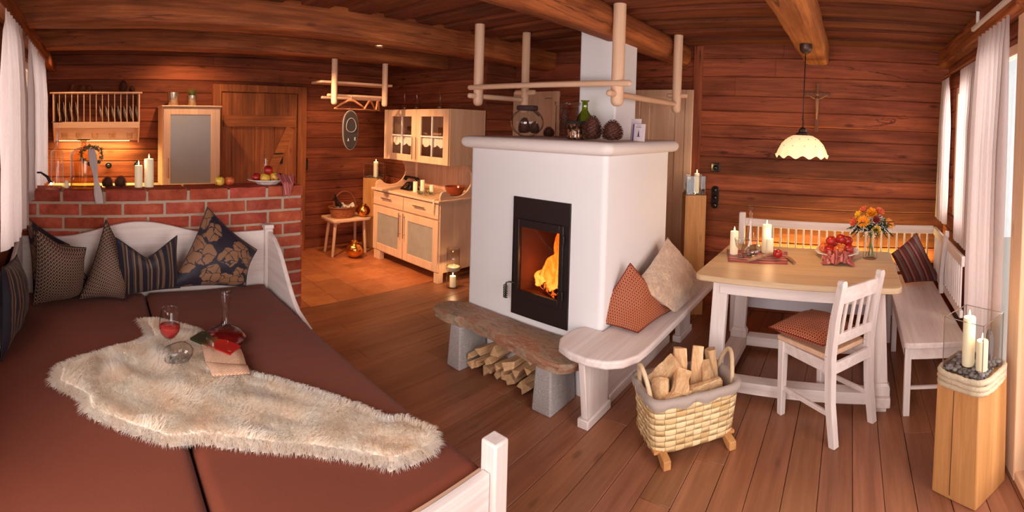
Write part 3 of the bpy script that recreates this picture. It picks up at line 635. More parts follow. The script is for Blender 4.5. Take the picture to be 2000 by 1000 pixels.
def inside(x, y):
    c = False; n = len(poly)
    for i in range(n):
        a, b = poly[i], poly[i - 1]
        if (a.y > y) != (b.y > y) and x < (b.x - a.x) * (y - a.y) / (b.y - a.y) + a.x: c = not c
    return c
def edist(x, y):
    d = 9
    for i in range(len(poly)):
        a, b = poly[i], poly[i - 1]; abx, aby = b.x - a.x, b.y - a.y; t = max(0, min(1, ((x - a.x) * abx + (y - a.y) * aby) / (abx * abx + aby * aby)))
        d = min(d, math.hypot(x - a.x - t * abx, y - a.y - t * aby))
    return d
def hgt(x, y, d):
    # folds run along the throw
    u = (x * 0.72 - y * 0.69); v = x * .69 + y * .72
    fold = .016 * max(0, mnoise.noise(Vector((u * 1.6, v * 9, 2)))) + .010 * mnoise.noise(Vector((u * 3, v * 14, 7)))
    return MZ + .004 + (0.012 + fold) * min(1, d / .05)
throw = None; G = .018; cells = {}; mb = MB(); x0, x1 = min(p.x for p in poly), max(p.x for p in poly); y0, y1 = min(p.y for p in poly), max(p.y for p in poly)
nx, ny = int((x1 - x0) / G) + 2, int((y1 - y0) / G) + 2; idx = {}; vs = []; fs = []
def vid(i, j):
    if (i, j) not in idx:
        x, y = x0 + i * G, y0 + j * G; idx[(i, j)] = len(vs); vs.append((x, y, hgt(x, y, edist(x, y) if inside(x, y) else 0)))
    return idx[(i, j)]
for i in range(nx):
    for j in range(ny):
        if inside(x0 + (i + .5) * G, y0 + (j + .5) * G): fs.append((vid(i, j), vid(i + 1, j), vid(i + 1, j + 1), vid(i, j + 1)))
throw = mb.add(vs, fs).build('fur_throw', M_FURB, smooth=True); tag(throw, 'long cream shaggy fur throw spread over the brown daybed', 'throw')
R = random.Random(2); vs = []; fs = []; ts = []; cnt = 0
while cnt < 46000:
    x, y = R.uniform(x0, x1), R.uniform(y0, y1)
    if not inside(x, y): continue
    d = edist(x, y); cnt += 1; z = hgt(x, y, d)
    cl = Vector((math.floor(x / .022), math.floor(y / .022), 0)); a = 1.6 * PI * mnoise.noise(Vector((x * 5, y * 5, 5))) - 1.2
    l = R.uniform(.018, .034); lean = R.uniform(.5, 1.1)
    if d < .04:
        g = .01; gx = (edist(x + g, y) if inside(x + g, y) else -edist(x + g, y)) - (edist(x - g, y) if inside(x - g, y) else -edist(x - g, y)); gy = (edist(x, y + g) if inside(x, y + g) else -edist(x, y + g)) - (edist(x, y - g) if inside(x, y - g) else -edist(x, y - g)); a = math.atan2(-gy, -gx) + R.uniform(-.6, .6); lean = 1.3
    else: a += R.uniform(-.7, .7)
    dx, dy = math.cos(a), math.sin(a); p = Vector((x, y, z - .002)); q = p + Vector((dx * l * .45 * lean, dy * l * .45 * lean, l * .55)); t = p + Vector((dx * l * lean, dy * l * lean, l * (.75 if lean < 1.2 else .25)))
    s = Vector((-dy, dx, 0)) * .0016; b = len(vs); vs += [p - s, p + s, q + s * .8, q - s * .8, t]; fs += [(b, b + 1, b + 2, b + 3), (b + 3, b + 2, b + 4)]; k = R.uniform(.86, 1.08); ts += [k] * 5
mb = MB(); mb.v = [tuple(p) for p in vs]; mb.f = fs; mb.t = ts; o = mb.build('pile', M_FUR, throw, smooth=True); o['kind'] = 'stuff'
# ------------------------------------------------------------------ wine things on the throw
TZ = MZ + .022
def wineglass(name, base, label, wine=True, rot=None):
    e = empty(name, base, label, 'wine glass'); c = Vector(base)
    prof = [(.036, 0), (.036, .002), (.010, .006), (.0045, .014), (.004, .07), (.006, .082), (.022, .094), (.037, .115), (.0405, .135), (.038, .165), (.032, .195), (.0295, .205)]
    MB().shell(c, prof[5:], .0012).build('bowl', M_GLASS, e, smooth=True); MB().lathe(c, prof[:6]).build('stem', M_GLASS, e, smooth=True)
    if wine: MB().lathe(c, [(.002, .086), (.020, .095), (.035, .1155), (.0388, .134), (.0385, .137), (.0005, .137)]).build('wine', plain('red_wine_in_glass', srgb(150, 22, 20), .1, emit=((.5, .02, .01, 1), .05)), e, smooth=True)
    if rot: e.rotation_euler = rot
    return e
p = az(331, 704, TZ); wineglass('wine_glass', p, 'upright wine glass holding red wine on the fur throw').scale = (1.25, 1.25, 1.22)
A_, B_ = az(410, 676, TZ + .040), az(350, 692, TZ + .040); B_ = A_ + (B_ - A_).normalized() * .205; e_ = wineglass('wine_glass', (A_.x, A_.y, TZ + .040), 'empty wine glass lying on its side on the fur throw', False); e_.scale = (1.2, 1.2, 1.15); e_.rotation_euler = (B_ + Vector((0, 0, .010)) - A_).to_track_quat('Z', 'Y').to_euler()
p = az(440, 667, MZ + .003); c = Vector((p.x, p.y, MZ + .003)); e = empty('decanter', c, 'glass decanter of red wine with a flared slanted mouth on the daybed', 'decanter')
prof = [(.05, 0), (.09, .006), (.112, .022), (.110, .036), (.07, .066), (.032, .088), (.020, .108), (.017, .155), (.020, .205), (.030, .245), (.033, .27)]
MB().shell(c, prof, .0015).build('vessel', M_GLASS, e, smooth=True)
MB().lathe(c, [(.0, .004), (.088, .009), (.108, .022), (.106, .036), (.083, .056), (.0, .056)]).build('wine', plain('red_wine_in_decanter', srgb(92, 14, 14), .1), e, smooth=True)
p = az(315, 684, TZ + .02); o = MB().ball((p.x, p.y, TZ + .024), .024, 14, 8).build('glass_stopper', M_GLASS, smooth='auto', seg_angle=10); tag(o, 'clear faceted glass stopper ball lying on the fur throw', 'stopper')
# magazine (green to red cover) and open book
def quad_book(name, cs, th, mat, label, cat):
    c = [Vector(q) for q in cs]; up = Vector((0, 0, th)); o = MB().prism(c, up).build(name, mat, bevel=.001); return tag(o, label, cat)
cs = [az(371, 664, TZ + .02), az(395, 650, TZ + .02), az(470, 679, TZ + .02), az(449, 697, TZ + .02)]
def cover_mat():
    m, n, bs = nt('green_red_cover'); g = noise_(n, coords(n, (1, 1, 1)), 24, 3); s = N(n, 'ShaderNodeSeparateXYZ'); L(n, coords(n, (1, 1, 1)), s.inputs[0])
    t = uvmath(n, 'ADD', uvmath(n, 'MULTIPLY', uvmath(n, 'SUBTRACT', s.outputs[0], s.outputs[1]), 4.0), .5); L(n, mixc(n, ramp(n, t, [(.2, srgb(34, 44, 24)), (.42, srgb(120, 76, 30)), (.56, srgb(190, 40, 24)), (.9, srgb(170, 24, 20))]), srgb(230, 190, 140), ramp(n, g, [(.68, (0, 0, 0)), (.74, (.6,) * 3)])), bs.inputs['Base Color']); bs.inputs['Roughness'].default_value = .3; return m
quad_book('paperback', cs, .012, cover_mat(), 'closed paperback with dark green and red cover beside the decanter', 'book')
def page_mat():
    m, n, bs = nt('printed_page'); s = N(n, 'ShaderNodeSeparateXYZ'); L(n, coords(n, (1, 1, 1)), s.inputs[0])
    l = uvmath(n, 'FRACT', uvmath(n, 'MULTIPLY', uvmath(n, 'ADD', uvmath(n, 'MULTIPLY', s.outputs[1], .93), uvmath(n, 'MULTIPLY', s.outputs[0], -.36)), 130)); w = noise_(n, coords(n, (400, 400, 400)), 1, 2)
    L(n, mixc(n, srgb(222, 178, 146), srgb(150, 108, 88), mixc(n, (0, 0, 0, 1), ramp(n, l, [(.5, (0, 0, 0)), (.6, (1,) * 3)]), ramp(n, w, [(.42, (0, 0, 0)), (.5, (1, 1, 1))]))), bs.inputs['Base Color']); bs.inputs['Roughness'].default_value = .8; return m
A, B, C_, D = az(392, 676, TZ), az(470, 690, TZ), az(483, 730, TZ), az(408, 722, TZ); sp = (az(402, 716, TZ), az(482, 722, TZ))
e = empty('open_book', (A + C_) / 2, 'open book with printed cream pages lying on the fur throw', 'book')
def page(P, Q, S, T, name, hump):
    mb = MB()
    def fn(u, v):
        b = (P * (1 - u) + Q * u) * (1 - v) + (T * (1 - u) + S * u) * v; return b + Vector((0, 0, .012 + hump * math.sin(v * PI) - .006 * (v if hump > 0 else 0)))
    mb.grid(fn, 4, 10); o = mb.build(name, page_mat() if not MATS.get('pg') else MATS['pg'], e, smooth=True); MATS['pg'] = o.data.materials[0]
    m = o.modifiers.new('thick', 'SOLIDIFY'); m.thickness = .01; m.offset = -1
page(A, B, sp[1], sp[0], 'page_block', .008)
page(sp[0], sp[1], az(488, 734, TZ), az(414, 739, TZ), 'page_block', .008)
# ------------------------------------------------------------------ masonry fireplace
FX, FY0, FY1, FXE = 2.50, 1.385, 2.52, 3.50
fp = empty('fireplace', (3.0, 1.95, 0), 'white plastered masonry fireplace with rounded mantel and black glass door', 'fireplace')
oy0, oy1, oz0, oz1 = 1.675, 2.035, .475, 1.05                          # hole for the fire chamber
def rounded_rect(x0, y0, x1, y1, r, n=6):
    pts = []
    for cx, cy, a in ((x1 - r, y1 - r, 0), (x0 + r, y1 - r, 90), (x0 + r, y0 + r, 180), (x1 - r, y0 + r, 270)):
        for k in range(n + 1): t = math.radians(a + 90 * k / n); pts.append((cx + r * math.cos(t), cy + r * math.sin(t)))
    return pts
skin = rounded_rect(FX, FY0, FXE, FY1, .035)
half = len(skin) // 4
notch = [p for p in skin if p[0] > FX + .04 or True]
west = [i for i, p in enumerate(skin) if p[0] < FX + .036]
# walk round the outline and cut the fire opening into the west face
o2 = []
for i, p in enumerate(skin):
    o2.append(p); q = skin[(i + 1) % len(skin)]
    if abs(p[0] - FX) < 1e-6 and abs(q[0] - FX) < 1e-6 and abs(p[1] - q[1]) > .5:
        o2 += [(FX, oy1), (3.0, oy1), (3.0, oy0), (FX, oy0)] if p[1] > q[1] else [(FX, oy0), (3.0, oy0), (3.0, oy1), (FX, oy1)]
mb = MB()
for pl_, za, zb in ((skin, 0, oz0), (o2, oz0, oz1), (skin, oz1, 1.50)): mb.prism([(x, y, za) for x, y in pl_], (0, 0, zb - za))
mb.build('masonry', M_PLASTER, fp, smooth='auto', seg_angle=30)
mb = MB(); rr = rounded_rect(FX - .085, FY0 - .065, FXE + .085, FY1 + .05, .06); prof = [(.0, 1.485), (-.01, 1.485)]
ring = []; 
for k in range(9):
    t = -PI / 2 + PI * k / 8; ring.append((-.04 + .04 * math.cos(t), 1.53 + .042 * math.sin(t)))
ring = [(-.12, 1.488)] + ring + [(-.12, 1.572)]
cx, cy = (FX + FXE) / 2, (FY0 + FY1) / 2; vs = []; n = len(rr)
for (o_, z) in ring:
    for (x, y) in rr:
        d = Vector((x - cx, y - cy)); hx, hy = (FXE - FX) / 2 + .085, (FY1 - FY0) / 2 + .06
        xx = cx + (x - cx) * (hx + o_) / hx; yy = cy + (y - cy) * (hy + o_) / hy; p = Vector((xx, yy, z)); w = mnoise.noise(p * 6) * .006 + mnoise.noise(p * 17) * .0025
        vs.append(p + Vector((w, w, w * .6)))
fs = [(i * n + k, i * n + (k + 1) % n, (i + 1) * n + (k + 1) % n, (i + 1) * n + k) for i in range(len(ring) - 1) for k in range(n)] + [tuple(range(n - 1, -1, -1)), tuple((len(ring) - 1) * n + k for k in range(n))]
mb.add(vs, fs).build('mantel', plain('mantel_plaster', srgb(226, 212, 206), .85, 0, .2, .35, 18), fp, smooth='auto', seg_angle=50)
MB().box((3.03, 1.625, 1.56), (3.37, 1.935, CZ - .03)).build('chimney', M_PLASTER, fp, bevel=.015, bseg=3)
# iron front plate, door, glass, chamber, fire
M_IRON = plain('dark_iron_plate', srgb(46, 34, 32), .42, .4, .5, .05, 60)
dy0, dy1 = 1.625, 2.085; xf = FX - .012; e0, e1, f0, f1 = 1.662, 2.047, .512, 1.035
mb = MB(); mb.box((xf, dy0, .385), (FX + .005, dy1, f0 + .006)); mb.box((xf, dy0, f1 - .006), (FX + .005, dy1, 1.178)); mb.box((xf, dy0, f0 + .006), (FX + .005, e0 + .006, f1 - .006)); mb.box((xf, e1 - .006, f0 + .006), (FX + .005, dy1, f1 - .006))
mb.build('front_plate', M_IRON, fp, bevel=.002)
mb = MB(); x0, x1 = FX - .03, FX - .008; w = .030
mb.box((x0, e0, f0), (x1, e0 + w, f1)); mb.box((x0, e1 - w, f0), (x1, e1, f1)); mb.box((x0, e0 + w, f0), (x1, e1 - w, f0 + .05)); mb.box((x0, e0 + w, f1 - .05), (x1, e1 - w, f1))
door = mb.build('fire_door', M_IRON, fp, bevel=.003)
MB().box((FX - .019, e0 + w - .004, f0 + .046), (FX - .015, e1 - w + .004, f1 - .046)).build('glass', glass('fire_glass', (.98, .95, .92), (.8, .7, .6), .02, .35, .01), door)
for z in (.6, .95): MB().pole((FX - .032, e0 - .004, z - .03), (FX - .032, e0 - .004, z + .03), .007, 10).build('hinge', M_BLACK, door, smooth='auto')
hy = dy1 - .012; mb = MB(); mb.tube([(FX - .02, hy - .04, .60), (FX - .05, hy, .605), (FX - .062, hy + .015, .60), (FX - .065, hy + .018, .50)], .005, 8)
pts = [(FX - .065 + .013 * math.cos(t * .9), hy + .018 + .013 * math.sin(t * .9), .585 - .0018 * t) for t in range(50)]; mb.tube(pts, .0035, 6); mb.build('handle', plain('dark_steel', srgb(70, 60, 56), .3, .9), door, smooth=True)
M_FB = plain('firebrick', srgb(96, 50, 32), .95, 0, .1, .4, 30)
c = MB(); c.box((FX + .004, oy0 + .005, oz0 + .005), (2.98, oy0 + .02, oz1)); c.box((FX + .004, oy1 - .02, oz0), (2.98, oy1 - .005, oz1)); c.box((2.95, oy0 + .02, oz0), (2.98, oy1 - .02, oz1)); c.box((FX + .004, oy0 + .02, oz0 + .005), (2.95, oy1 - .02, oz0 + .06)); c.box((FX + .004, oy0 + .02, oz1 - .03), (2.95, oy1 - .02, oz1 - .01))
c.build('fire_chamber', M_FB, fp)
def ember():
    m, n, bs = nt('charred_glowing_log'); a = noise_(n, coords(n, (30, 30, 30)), 1, 4, .7); bs.inputs['Base Color'].default_value = srgb(26, 16, 12); bs.inputs['Roughness'].default_value = .9
    L(n, ramp(n, a, [(.5, (0, 0, 0)), (.66, (1, .12, .01)), (.8, (1, .4, .06))]), bs.inputs['Emission Color']); bs.inputs['Emission Strength'].default_value = 3; return m
M_EMB = ember(); R = random.Random(9)
def firelog(p, q, r, label): 
    o = MB().tube([p, (Vector(p) + Vector(q)) / 2 + Vector((0, 0, .006)), q], [r, r * 1.08, r * .9], 7).build('burning_log', M_EMB, smooth='auto', seg_angle=50); tag(o, label, 'log', 'burning logs in the fireplace')
firelog((2.555, 1.76, .57), (2.68, 2.00, .575), .032, 'charred glowing log lying in front inside the fireplace')
firelog((2.74, 1.76, .57), (2.68, 1.98, .64), .034, 'charred glowing log at the back inside the fireplace')
firelog((2.58, 1.76, .63), (2.78, 1.92, .62), .028, 'charred glowing log on top of the burning stack')
def flame_mat():
    m = bpy.data.materials.new('fire_flame'); m.use_nodes = True; n = m.node_tree; n.nodes.clear(); out = N(n, 'ShaderNodeOutputMaterial'); em = N(n, 'ShaderNodeEmission'); tr = N(n, 'ShaderNodeBsdfTransparent')
    s = N(n, 'ShaderNodeSeparateXYZ'); co = coords(n, (1, 1, 1)); L(n, co, s.inputs[0]); a = noise_(n, coords(n, (16, 16, 5.5)), 1, 4, .6, 1.6)
    h = uvmath(n, 'ADD', uvmath(n, 'MULTIPLY', s.outputs[2], 1.5), uvmath(n, 'MULTIPLY', uvmath(n, 'SUBTRACT', a, .5), 1.5))
    L(n, ramp(n, h, [(.0, (1, .46, .07)), (.22, (1, .24, .018)), (.55, (1, .11, .007)), (.95, (.6, .04, .003))]), em.inputs[0]); em.inputs[1].default_value = 1.7
    lw = N(n, 'ShaderNodeLayerWeight'); lw.inputs[0].default_value = .5
    al = uvmath(n, 'MULTIPLY', ramp(n, lw.outputs[1], [(.25, (1, 1, 1)), (.8, (0, 0, 0))]), ramp(n, h, [(.55, (.95,) * 3), (1.0, (.25,) * 3)]))
    mx = N(n, 'ShaderNodeMixShader'); L(n, al, mx.inputs[0]); L(n, tr.outputs[0], mx.inputs[1]); L(n, em.outputs[0], mx.inputs[2]); L(n, mx.outputs[0], out.inputs[0]); return m
M_FIRE = flame_mat()
fl = None
for k, (x, y, h, r) in enumerate(((2.62, 1.80, .44, .055), (2.66, 1.83, .40, .06), (2.60, 1.85, .26, .05), (2.64, 1.90, .18, .045), (2.57, 1.80, .16, .035), (2.62, 1.96, .11, .03))):
    mb = MB(); pts = []; rs = []
    for i in range(15):
        t = i / 14; pts.append((x + .02 * math.sin(5 * t + k) * t, y - .035 * t * (1 if k < 3 else .4) + .022 * math.sin(7 * t + 2 * k) * t, .57 + h * t)); rs.append(r * (math.sin(PI * min(1, t * .82 + .18)) ** .8) * (1 - .35 * t) + .002)
    mb.tube(pts, rs, 14)
    vv = [Vector(p) for p in mb.v]; mb.v = [tuple(p + Vector((mnoise.noise(p * 13), mnoise.noise(p * 13 + Vector((5, 5, 5))), 0)) * .03) for p in vv]
    if fl is None: fl = mb.build('fire', M_FIRE, smooth=True, org=(2.68, 1.8, .57)); tag(fl, 'orange flames burning behind the black fireplace door', 'fire'); fl['kind'] = 'stuff'
    else: mb.build('flame', M_FIRE, fl, smooth=True)
point('firelight', (2.60, 1.86, .72), 3.5, (1, .36, .1), .07)
# ------------------------------------------------------------------ stone bench in front of it, with firewood
M_GRAN = granite(); M_GNE = gneiss()
sb = empty('stone_bench', (2.36, 1.95, 0), 'low stone bench with a rough rusty slab on two grey granite blocks', 'bench')
out = [(2.485, 2.50), (2.40, 2.60), (2.30, 2.63), (2.215, 2.57), (2.205, 2.44), (2.25, 2.30), (2.24, 2.1), (2.215, 1.95), (2.20, 1.80), (2.175, 1.66), (2.155, 1.56), (2.165, 1.46), (2.21, 1.40), (2.30, 1.375), (2.485, 1.39)]
top_z = .352; dense = []
for i in range(len(out)):
    a, b = Vector(out[i]), Vector(out[(i + 1) % len(out)]); m = max(1, int((b - a).length / .03))
    for k in range(m): dense.append(a + (b - a) * k / m)
cen = sum(dense, Vector((0, 0))) / len(dense); mb = MB(); n = len(dense); vs = []
for (sc, z, jit) in ((.0, top_z, 0), (.55, top_z, .003), (.9, top_z, .003), (.985, top_z - .006, .006), (1.0, top_z - .02, .009), (.985, top_z - .04, .01), (.97, top_z - .062, .008), (.5, top_z - .07, .003), (0, top_z - .07, 0)):
    for q in dense:
        p = Vector((cen.x + (q.x - cen.x) * sc, cen.y + (q.y - cen.y) * sc, z)); s_ = Vector((q.x - cen.x, (q.y - cen.y) * .4, 0)).normalized()
        w = mnoise.noise(Vector((q.x * 14, q.y * 14, z * 40))) ; p += s_ * w * jit * 1.8 * (1 if q.x < 2.47 else 0) + Vector((0, 0, mnoise.noise(Vector((p.x * 9, p.y * 9, 1))) * jit * .7)); vs.append(p)
m = 9; mb.add(vs, [(i * n + (k + 1) % n, i * n + k, (i + 1) * n + k, (i + 1) * n + (k + 1) % n) for i in range(m - 1) for k in range(n)]).build('slab', M_GNE, sb, smooth='auto', seg_angle=32)
def stoneleg(y0, y1, x0=2.225, x1=2.475, z=.284):
    def fn(): pass
    mb = MB(); vs = [(x0 - .02, y0 - .02, 0), (x1, y0 - .02, 0), (x1, y1 + .01, 0), (x0 - .02, y1 + .01, 0), (x0, y0, z), (x1, y0, z), (x1, y1, z), (x0, y1, z)]
    mb.add(vs, ((0, 3, 2, 1), (4, 5, 6, 7), (0, 1, 5, 4), (1, 2, 6, 5), (2, 3, 7, 6), (3, 0, 4, 7))); mb.build('leg', M_GRAN, sb, bevel=.012, bseg=3)
stoneleg(2.30, 2.40); stoneleg(1.555, 1.665)
# split logs: one mesh per log
def logmesh(name, p, q, r, sides, seed, mat, label, group, cat='firewood', parent=None):
    R = random.Random(seed); p = Vector(p); q = Vector(q); d = (q - p).normalized(); a = d.cross(Vector((0, 0, 1))); a = a.normalized() if a.length > .1 else Vector((1, 0, 0)); b = d.cross(a); an = sorted([2 * PI * (k + R.uniform(-.25, .25)) / sides for k in range(sides)]); rr = [r * R.uniform(.72, 1.15) for _ in an]
    off = R.uniform(0, 6); m = 7; vs = []
    for i in range(m):
        t = i / (m - 1); c = p.lerp(q, t)
        for j, (t_, r_) in enumerate(zip(an, rr)):
            r2 = r_ * (1 + .22 * mnoise.noise(Vector((t * 2.5, j * 1.7, seed))) + .08 * mnoise.noise(Vector((t * 9, j * 2.7, seed)))); vs.append(c + (a * math.cos(t_ + off) + b * math.sin(t_ + off)) * r2 + d * ((.05 if group.endswith('basket') else .012) * mnoise.noise(Vector((j * 3, seed, i))) if i in (0, m - 1) else 0))
    n = sides; fs = [(i * n + k, i * n + (k + 1) % n, (i + 1) * n + (k + 1) % n, (i + 1) * n + k) for i in range(m - 1) for k in range(n)] + [tuple(range(n - 1, -1, -1)), tuple((m - 1) * n + k for k in range(n))]
    o = MB().add(vs, fs, tint=R.uniform(.75, 1.08)).build(name, mat, None, bevel=.003, bseg=1, org=p); return tag(o, label, cat, group)
S = 3.844; cs = [(195, 515, 30), (285, 490, 38), (400, 500, 34), (200, 610, 36), (262, 650, 28), (300, 590, 28), (350, 570, 30), (335, 690, 38), (370, 650, 26), (420, 610, 32), (420, 735, 28), (478, 690, 34), (510, 600, 46), (560, 655, 36), (515, 790, 38), (590, 740, 34), (625, 820, 42), (650, 640, 30), (672, 560, 26)]
where = ['top left of the stack', 'top, second from the left block', 'top, third from the left block', 'lower left end', 'bottom row, second from the left', 'middle row, left, with a frayed end', 'upper middle, steep', 'bottom row, third from the left', 'middle, thin one', 'middle with orange bark', 'bottom row centre, grey and small', 'centre, yellow split face', 'tall pale one leaning in the centre', 'right of centre, pale triangle', 'bottom row, pale, second from the right', 'right, lying flat on the bottom row', 'bottom right, largest pale triangle', 'right, in the shade below the slab', 'far right against the granite block']
for i, ((u, v, r), wl) in enumerate(zip(cs, where)):
    p = ax(860 + u / S, 560 + v / S, 2.265 + .02 * ((i * 7) % 3)); R = random.Random(i + 40); p.z = max(p.z, .045); p.y = min(max(p.y, 1.71), 2.25)
    logmesh('firewood', p, p + Vector((.2, R.uniform(-.02, .02), R.uniform(-.01, .015))), r / S / 250 * 1.12, R.choice((3, 3, 4)), i + 3, split('X'), 'split log under the stone bench, ' + wl, 'split logs under the stone bench')
# ------------------------------------------------------------------ white wooden bench against the side of the fireplace
wb = empty('side_bench', (2.9, 1.22, 0), 'whitewashed wooden bench with rounded corners along the fireplace side', 'bench')
out = [(2.497, 1.375), (2.497, 1.50), (2.40, 1.535), (2.27, 1.53), (2.19, 1.48), (2.15, 1.38), (2.145, 1.27), (2.17, 1.17), (2.23, 1.10), (2.33, 1.055), (2.46, 1.045), (3.72, 1.045), (3.82, 1.07), (3.88, 1.13), (3.90, 1.22), (3.90, 1.375)]
MB().prism([(x, y, .40) for x, y in out], (0, 0, .045)).build('seat', white('X'), wb, bevel=.012, bseg=3)
def slableg(x0, x1, y, taper=.05):
    mb = MB(); mb.add([(x0 + taper, y - .02, .05), (x1, y - .02, .05), (x1, y + .02, .05), (x0 + taper, y + .02, .05), (x0, y - .02, .40), (x1, y - .02, .40), (x1, y + .02, .40), (x0, y + .02, .40)], ((0, 3, 2, 1), (4, 5, 6, 7), (0, 1, 5, 4), (1, 2, 6, 5), (2, 3, 7, 6), (3, 0, 4, 7))); l = mb.build('leg', white('Z'), wb, bevel=.005)
    MB().box((x0 + taper - .015, y - .035, 0), (x1 + .01, y + .035, .05)).build('foot', white('X'), l, bevel=.005)
slableg(2.20, 2.49, 1.34); slableg(2.20 + 1.33, 3.52 + .26, 1.28, .0)
MB().box((2.53, 1.345, 0), (3.5, 1.378, .40)).build('back_panel', white('X'), wb); MB().box((2.53, 1.33, 0), (3.5, 1.345, .055)).build('skirting', white('X'), wb, bevel=.003)
F_BEI = None
def fur_cush():
    m, n, bs = nt('beige_plush'); a = noise_(n, coords(n, (1, 1, 1)), 26, 5, .7, 1.5); L(n, ramp(n, a, [(.3, srgb(168, 132, 106)), (.7, srgb(222, 192, 164))]), bs.inputs['Base Color']); bs.inputs['Roughness'].default_value = .95; bs.inputs['Sheen Weight'].default_value = .5; bump(n, a, .8, .012, bs); return m
cushion('red cushion with fine ring pattern standing on a corner on the side bench', az(1143, 628, .46) + Vector((.02, -.01, .0)), az(1246, 650, .46), ay(1318, 602, 1.13), ay(1231, 514, 1.30), .13, F_RED, .05, seed=11)
cushion('beige plush cushion leaning on the fireplace behind the red cushion', ay(1238, 556, 1.28), az(1318, 612, .49), ay(1383, 562, 1.14), ay(1304, 463, 1.30), .14, fur_cush(), .04, wrinkle=.012, seed=12, pz=0)
# ------------------------------------------------------------------ wood basket on rockers
wbk = Vector((2.437, .822, 0)); ang = math.atan2(-.35, .35); MBK = Matrix.Translation(wbk) @ Matrix.Rotation(ang, 4, 'Z')
bk = empty('log_basket', wbk, 'pale woven splint basket with grey cloth lining on wooden rockers', 'basket')
def weave_mat(name, c1, c2, c3, ku, kv):
    m, n, bs = nt(name); s = N(n, 'ShaderNodeSeparateXYZ'); L(n, coords(n, (ku, kv, 1), 'UV'), s.inputs[0])
    cx = uvmath(n, 'FLOOR', s.outputs[0]); cy = uvmath(n, 'FLOOR', s.outputs[1]); par = uvmath(n, 'MODULO', uvmath(n, 'ADD', cx, cy), 2.0)
    fu = uvmath(n, 'FRACT', s.outputs[0]); fv = uvmath(n, 'FRACT', s.outputs[1]); hu = uvmath(n, 'SINE', uvmath(n, 'MULTIPLY', fu, PI)); hv = uvmath(n, 'SINE', uvmath(n, 'MULTIPLY', fv, PI))
    wn = N(n, 'ShaderNodeTexWhiteNoise', noise_dimensions='2D'); cb = N(n, 'ShaderNodeCombineXYZ'); L(n, cx, cb.inputs[0]); L(n, cy, cb.inputs[1]); L(n, cb.outputs[0], wn.inputs[0])
    col = mixc(n, c1, c2, wn.outputs[0]); edge = ramp(n, uvmath(n, 'MINIMUM', hv, uvmath(n, 'ADD', hu, uvmath(n, 'MULTIPLY', par, .35))), [(.08, (.75,) * 3), (.3, (0, 0, 0))])
    L(n, tinted(n, mixc(n, col, c3, edge)), bs.inputs['Base Color']); bs.inputs['Roughness'].default_value = .6
    h = uvmath(n, 'MULTIPLY', hv, uvmath(n, 'ADD', uvmath(n, 'MULTIPLY', hu, uvmath(n, 'SUBTRACT', 1.0, uvmath(n, 'MULTIPLY', par, 1.6))), 1.0)); bump(n, h, .7, .008, bs); return m
M_SPL = weave_mat('splint_weave', srgb(206, 168, 112), srgb(240, 212, 162), srgb(140, 96, 56), 34, 9)
def shellwall(rt, rb, z0, z1, M, n=64, ex=6, th=.012, nv=10, wav=0.0):
    vs = []; uv = []
    for side in (0, 1):
        for j in range(nv + 1):
            v = j / nv; hx = rb[0] + (rt[0] - rb[0]) * v - th * side; hy = rb[1] + (rt[1] - rb[1]) * v - th * side
            for k in range(n + 1):
                t = 2 * PI * k / n; ct, st = math.cos(t), math.sin(t); r = (abs(ct) ** ex + abs(st) ** ex) ** (-1 / ex); g = 1 + (.012 * math.sin(18 * t + PI * (j % 2)) if wav else 0)
                vs.append(M @ Vector((hx * r * ct * g, hy * r * st * g, z0 + (z1 - z0) * v))); uv.append((k / n, v))
    w = n + 1; B = (nv + 1) * w; fs = []
    for j in range(nv):
        for k in range(n): a = j * w + k; fs.append((a, a + 1, a + w + 1, a + w)); fs.append((B + a, B + a + w, B + a + w + 1, B + a + 1))
    for k in range(n): a = nv * w + k; fs.append((a, a + 1, B + a + 1, B + a))
    mb = MB(); mb.add(vs, fs); mb.uv = uv; return mb
shellwall((.262, .165), (.235, .14), .045, .315, MBK, th=.01, wav=1).build('woven_body', M_SPL, bk, smooth='auto')
MB().box((-.23, -.135, .045), (.23, .135, .06), M=MBK).build('bottom', oak('X'), bk)
M_LIN = fabric_plain('grey_linen', srgb(176, 158, 146), srgb(150, 134, 124), 120)
def liner():
    n = 90; vs = []; rows = []
    for (dx, z, wv) in ((.006, .282, .7), (.012, .298, .5), (.012, .318, .2), (-.008, .328, .1), (-.024, .315, .1), (-.03, .2, .0), (-.035, .11, 0)):
        for k in range(n):
            t = 2 * PI * k / n; ct, st = math.cos(t), math.sin(t); r = (abs(ct) ** 6 + abs(st) ** 6) ** (-1 / 6); w = mnoise.noise(Vector((ct * 4, st * 4, 3)))
            f = .235 + (.262 - .235) * (z - .075) / .24
            vs.append(MBK @ Vector(((f + dx) * r * ct, (f - .097 + dx) * r * st, z + wv * w * .035 - (.012 * wv if k % 7 < 3 else 0))))
    m = 7; fs = [(i * n + k, i * n + (k + 1) % n, (i + 1) * n + (k + 1) % n, (i + 1) * n + k) for i in range(m - 1) for k in range(n)]
    MB().add(vs, fs).build('cloth_lining', M_LIN, bk, smooth=True)
liner()
for s in (-1, 1):
    pts = [MBK @ Vector((s * (.235 + .03 * math.sin(PI * i / 16)), -.085 + .17 * i / 16 , .28 + .155 * math.sin(PI * i / 16) ** .7)) for i in range(17)]
    MB().tube(pts, .012, 10).build('handle', tabletop_w('Z'), bk, smooth='auto')
    mb = MB(); pr = [(-.20, 0), (-.165, .0), (-.12, .025), (.12, .025), (.165, 0), (.20, 0), (.20, .045), (.15, .055), (-.15, .055), (-.20, .045)]
    mb.prism([MBK @ Vector((s * .185 - .02, y, z)) for y, z in pr], MBK.to_3x3() @ Vector((.04, 0, 0))).build('rocker', oak('X'), bk, bevel=.004)
